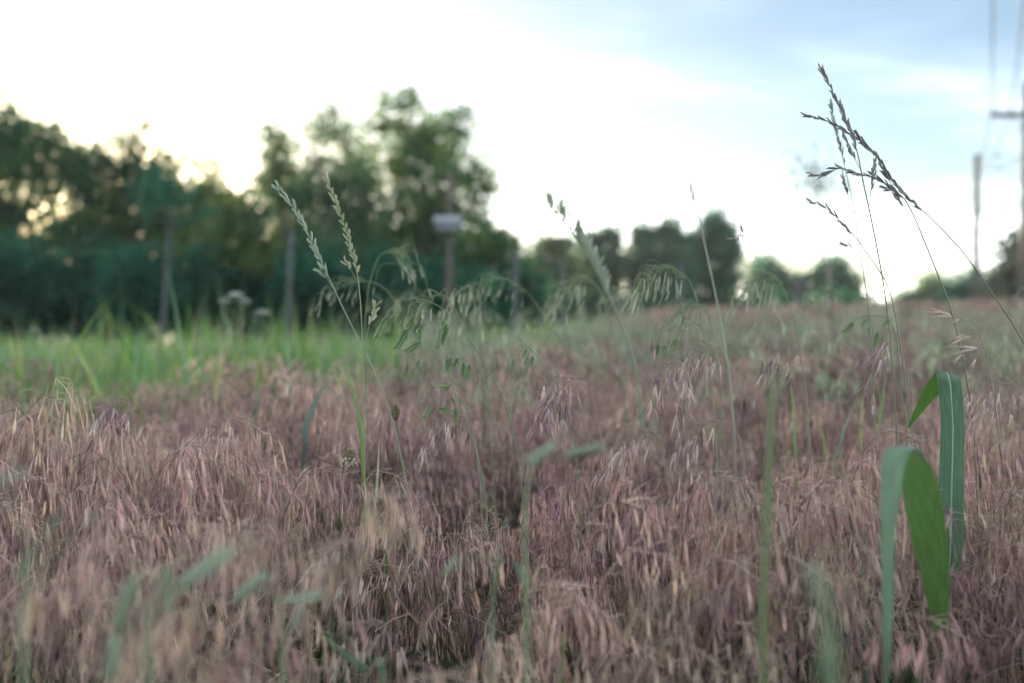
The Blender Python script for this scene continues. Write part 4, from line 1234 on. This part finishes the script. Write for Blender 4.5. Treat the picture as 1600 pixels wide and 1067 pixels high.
# ---- plantain heads
def plantain(label, px, py, d, size_px, tilt, stem_px, anthers=True):
    c = P(px, py, d); s_ = size_px / FOCAL_PX * d
    ax = np.array([math.sin(tilt), 0, math.cos(tilt)])
    pts = [P(x, y, d) for x, y in stem_px]
    b = P(stem_px[-1][0], 500, d)
    base = np.array([b.x, b.y, float(ground_z(b.x, b.y))])
    root = thing('plantain_flower', base, label, 'flower', 'plantain heads in the meadow')
    foot = np.array(c) - ax * s_ * .5
    line = smooth_path([foot] + [np.array(p) for p in pts] + [base - [0, 0, .02]], 26)
    mb = MB(); mb.tube(line[::-1] - base, np.linspace(.0013, .0009, 26), 6, (.13, .17, .07))
    link('stem', mb.mesh('stem', M_GREENPART, True), root)
    rs = np.random.default_rng(int(px))
    hb = MB()
    u = norm(np.cross(ax, [0, 1, 0.1])); w_ = np.cross(ax, u)
    prof = lambda t: .30 * s_ * (math.sin(math.pi * min(1, .08 + t * .92)) ** .6)
    core = [foot + ax * s_ * t for t in np.linspace(0, 1, 9)]
    hb.tube(np.array(core) - base, [prof(t) * .85 for t in np.linspace(0, 1, 9)], 10, (.10, .085, .045))
    for k in range(120):
        t = (k + .5) / 120; a = k * 2.39996
        rdir = u * math.cos(a) + w_ * math.sin(a)
        p = foot + ax * s_ * t + rdir * prof(t) * .75
        floret(hb, p - base, rdir * .7 + ax * .9, s_ * .17, s_ * .10, np.array((.26, .22, .12)) * rs.uniform(.6, 1.6), rs)
    link('seed_head', hb.mesh('seed_head', M_GREENPART), root)
    if anthers:
        ab = MB()
        for k in range(60):
            t = rs.uniform(.02, .45); a = rs.uniform(0, 6.28)
            rdir = u * math.cos(a) + w_ * math.sin(a)
            p = foot + ax * s_ * t + rdir * prof(t) * .9
            q = p + rdir * s_ * rs.uniform(.12, .26) + rs.normal(size=3) * s_ * .04
            ab.tube(np.array([p, q]) - base, s_ * .012, 3, (.6, .55, .42))
            floret(ab, q - base, rs.normal(size=3), s_ * .18, s_ * .09, (.72, .66, .50), rs)
        link('anther_ring', ab.mesh('anther_ring', M_WHITE), root)


plantain('sharp dark plantain head with cream anthers on a curved stem', 543, 715, 1.37, 25, .45, [(534, 745), (530, 780), (532, 830), (536, 900)])
plantain('small blurred plantain head beside the leaning seed head stem', 618, 645, 1.62, 22, .0, [(619, 665), (624, 700), (630, 800)], False)
plantain('short plantain bud low under the sharp plantain head', 530, 818, 1.34, 20, .05, [(531, 835), (533, 870), (536, 950)], False)
plantain('narrow plantain bud beside the dark tipped blade', 595, 790, 1.42, 22, .1, [(596, 810), (598, 850), (600, 920)], False)


# ---- white umbels before the wood
def umbel(label, heads, d, base_px):
    b = P(base_px, 500, d)
    base = np.array([b.x, b.y, float(ground_z(b.x, b.y))])
    root = thing('white_flower', base, label, 'flower', 'white flowers before the wood')
    rs = np.random.default_rng(int(base_px))
    fork = np.array(P(base_px, max(h[1] for h in heads) + 45, d))
    mb = MB(); mb.tube(np.array([base - [0, 0, .03], (base + fork) / 2 + [.02, 0, 0], fork]) - base, [.006, .005, .004], 7, (.12, .2, .09))
    stem = link('stem', mb.mesh('stem', M_GREENPART, True), root)
    for (x, y, r) in heads:
        c = np.array(P(x, y, d + rs.normal() * .05)); rr = r / FOCAL_PX * d
        m = MB(); m.tube(np.array([fork, (fork + c) / 2 + rs.normal(size=3) * .01, c - [0, 0, rr * .5]]) - base, [.0035, .003, .002], 5, (.12, .2, .09))
        bo = link('branch', m.mesh('branch', M_GREENPART, True), root)
        fl = MB()
        for k in range(70):
            a, q = rs.uniform(0, 6.28), math.sqrt(rs.random())
            p = c + np.array([math.cos(a) * q * rr, math.sin(a) * q * rr, (1 - q * q) * rr * .45])
            fl.tube(np.array([c - [0, 0, rr * .5], p]) - base, .0008, 3, (.2, .3, .15))
            for j in range(5):
                an = j * 1.257 + rs.random()
                floret(fl, p - base, np.array([math.cos(an), math.sin(an), .4]), rr * .13, rr * .09, (.74, .76, .72), rs)
        link('flower_head', fl.mesh('flower_head', M_WHITE), bo)


umbel('white flower cluster of three heads in front of the dark wood', [(352, 472, 11), (368, 463, 13), (382, 472, 10)], 4.2, 370)
umbel('single small white flower head right of the white cluster', [(410, 490, 12)], 4.2, 416)


# ---- soft green bromes close to the lens
def near_brome(label, segs, d, base_px, stem_px, kind='soft', seed=0):
    """segs: spikelet foot and tip pixels at depth d; joined to the bent stem by short branches"""
    return brome(label, stem_px, d, base_px, kind, spk=[(stem_px[min(i % 3, len(stem_px) - 1)], a, b) for i, (a, b) in enumerate(segs)], seed=seed, fat=.8, group='soft green stalks close to the camera', r=.0012, col=(.24, .33, .18))


near_brome('soft green stalk close to the lens with a bright spikelet pointing right on the left', [((268, 925), (372, 850)), ((262, 880), (262, 960)), ((180, 990), (212, 890)), ((170, 1070), (182, 985))], .62, 240, [(255, 900), (245, 920), (235, 960), (232, 1020), (235, 1080)], seed=20)
near_brome('soft pale green spikelets close to the lens in the lower left of the middle', [((362, 940), (424, 890)), ((436, 938), (512, 928)), ((450, 990), (478, 945))], .66, 440, [(430, 930), (436, 950), (440, 1000), (442, 1060)], seed=21)
near_brome('faint green spikelets close to the lens at the left edge', [((20, 910), (52, 870)), ((62, 850), (98, 800)), ((118, 822), (158, 800)), ((-20, 760), (46, 735))], .55, 30, [(50, 850), (45, 880), (40, 940), (36, 1040)], seed=22)
near_brome('pair of soft green spikelets lying flat above the middle foreground', [((818, 724), (872, 690)), ((876, 714), (952, 694))], .78, 830, [(846, 712), (832, 730), (822, 780), (820, 860), (822, 960)], seed=23)
near_brome('large soft green seed head at the bottom right close to the lens', [((1294, 960), (1264, 880)), ((1300, 1000), (1290, 920)), ((1302, 1060), (1288, 970)), ((1310, 1090), (1300, 1000)), ((1290, 1090), (1284, 1010))], .42, 1300, [(1280, 900), (1292, 950), (1300, 1010), (1304, 1080)], seed=24)
near_brome('soft green spikelets close to the lens low in the middle', [((690, 900), (716, 868)), ((806, 876), (826, 920)), ((788, 830), (794, 806))], .8, 760, [(780, 860), (776, 880), (770, 940), (768, 1020)], seed=25)

def haze_box():
    x0, x1, y0, y1, z0, z1 = -140, 140, -60, 160, -3, 24
    v = [(x, y, z) for z in (z0, z1) for x, y in ((x0, y0), (x1, y0), (x1, y1), (x0, y1))]
    f = [(3, 2, 1, 0), (4, 5, 6, 7), (0, 1, 5, 4), (1, 2, 6, 5), (2, 3, 7, 6), (3, 0, 4, 7)]
    me = bpy.data.meshes.new('haze'); me.from_pydata(v, [], f)
    m, n, l, o = new_mat('haze')
    pv = n.new('ShaderNodeVolumePrincipled'); pv.inputs['Density'].default_value = 0.0005
    pv.inputs['Color'].default_value = (.95, .97, 1, 1); pv.inputs['Anisotropy'].default_value = 0.5
    l.new(pv.outputs[0], o.inputs['Volume'])
    me.materials.append(m)
    tag(link('haze', me), 'thin evening haze over the meadow', 'haze', kind='stuff')
haze_box()
cy.volume_bounces = 0
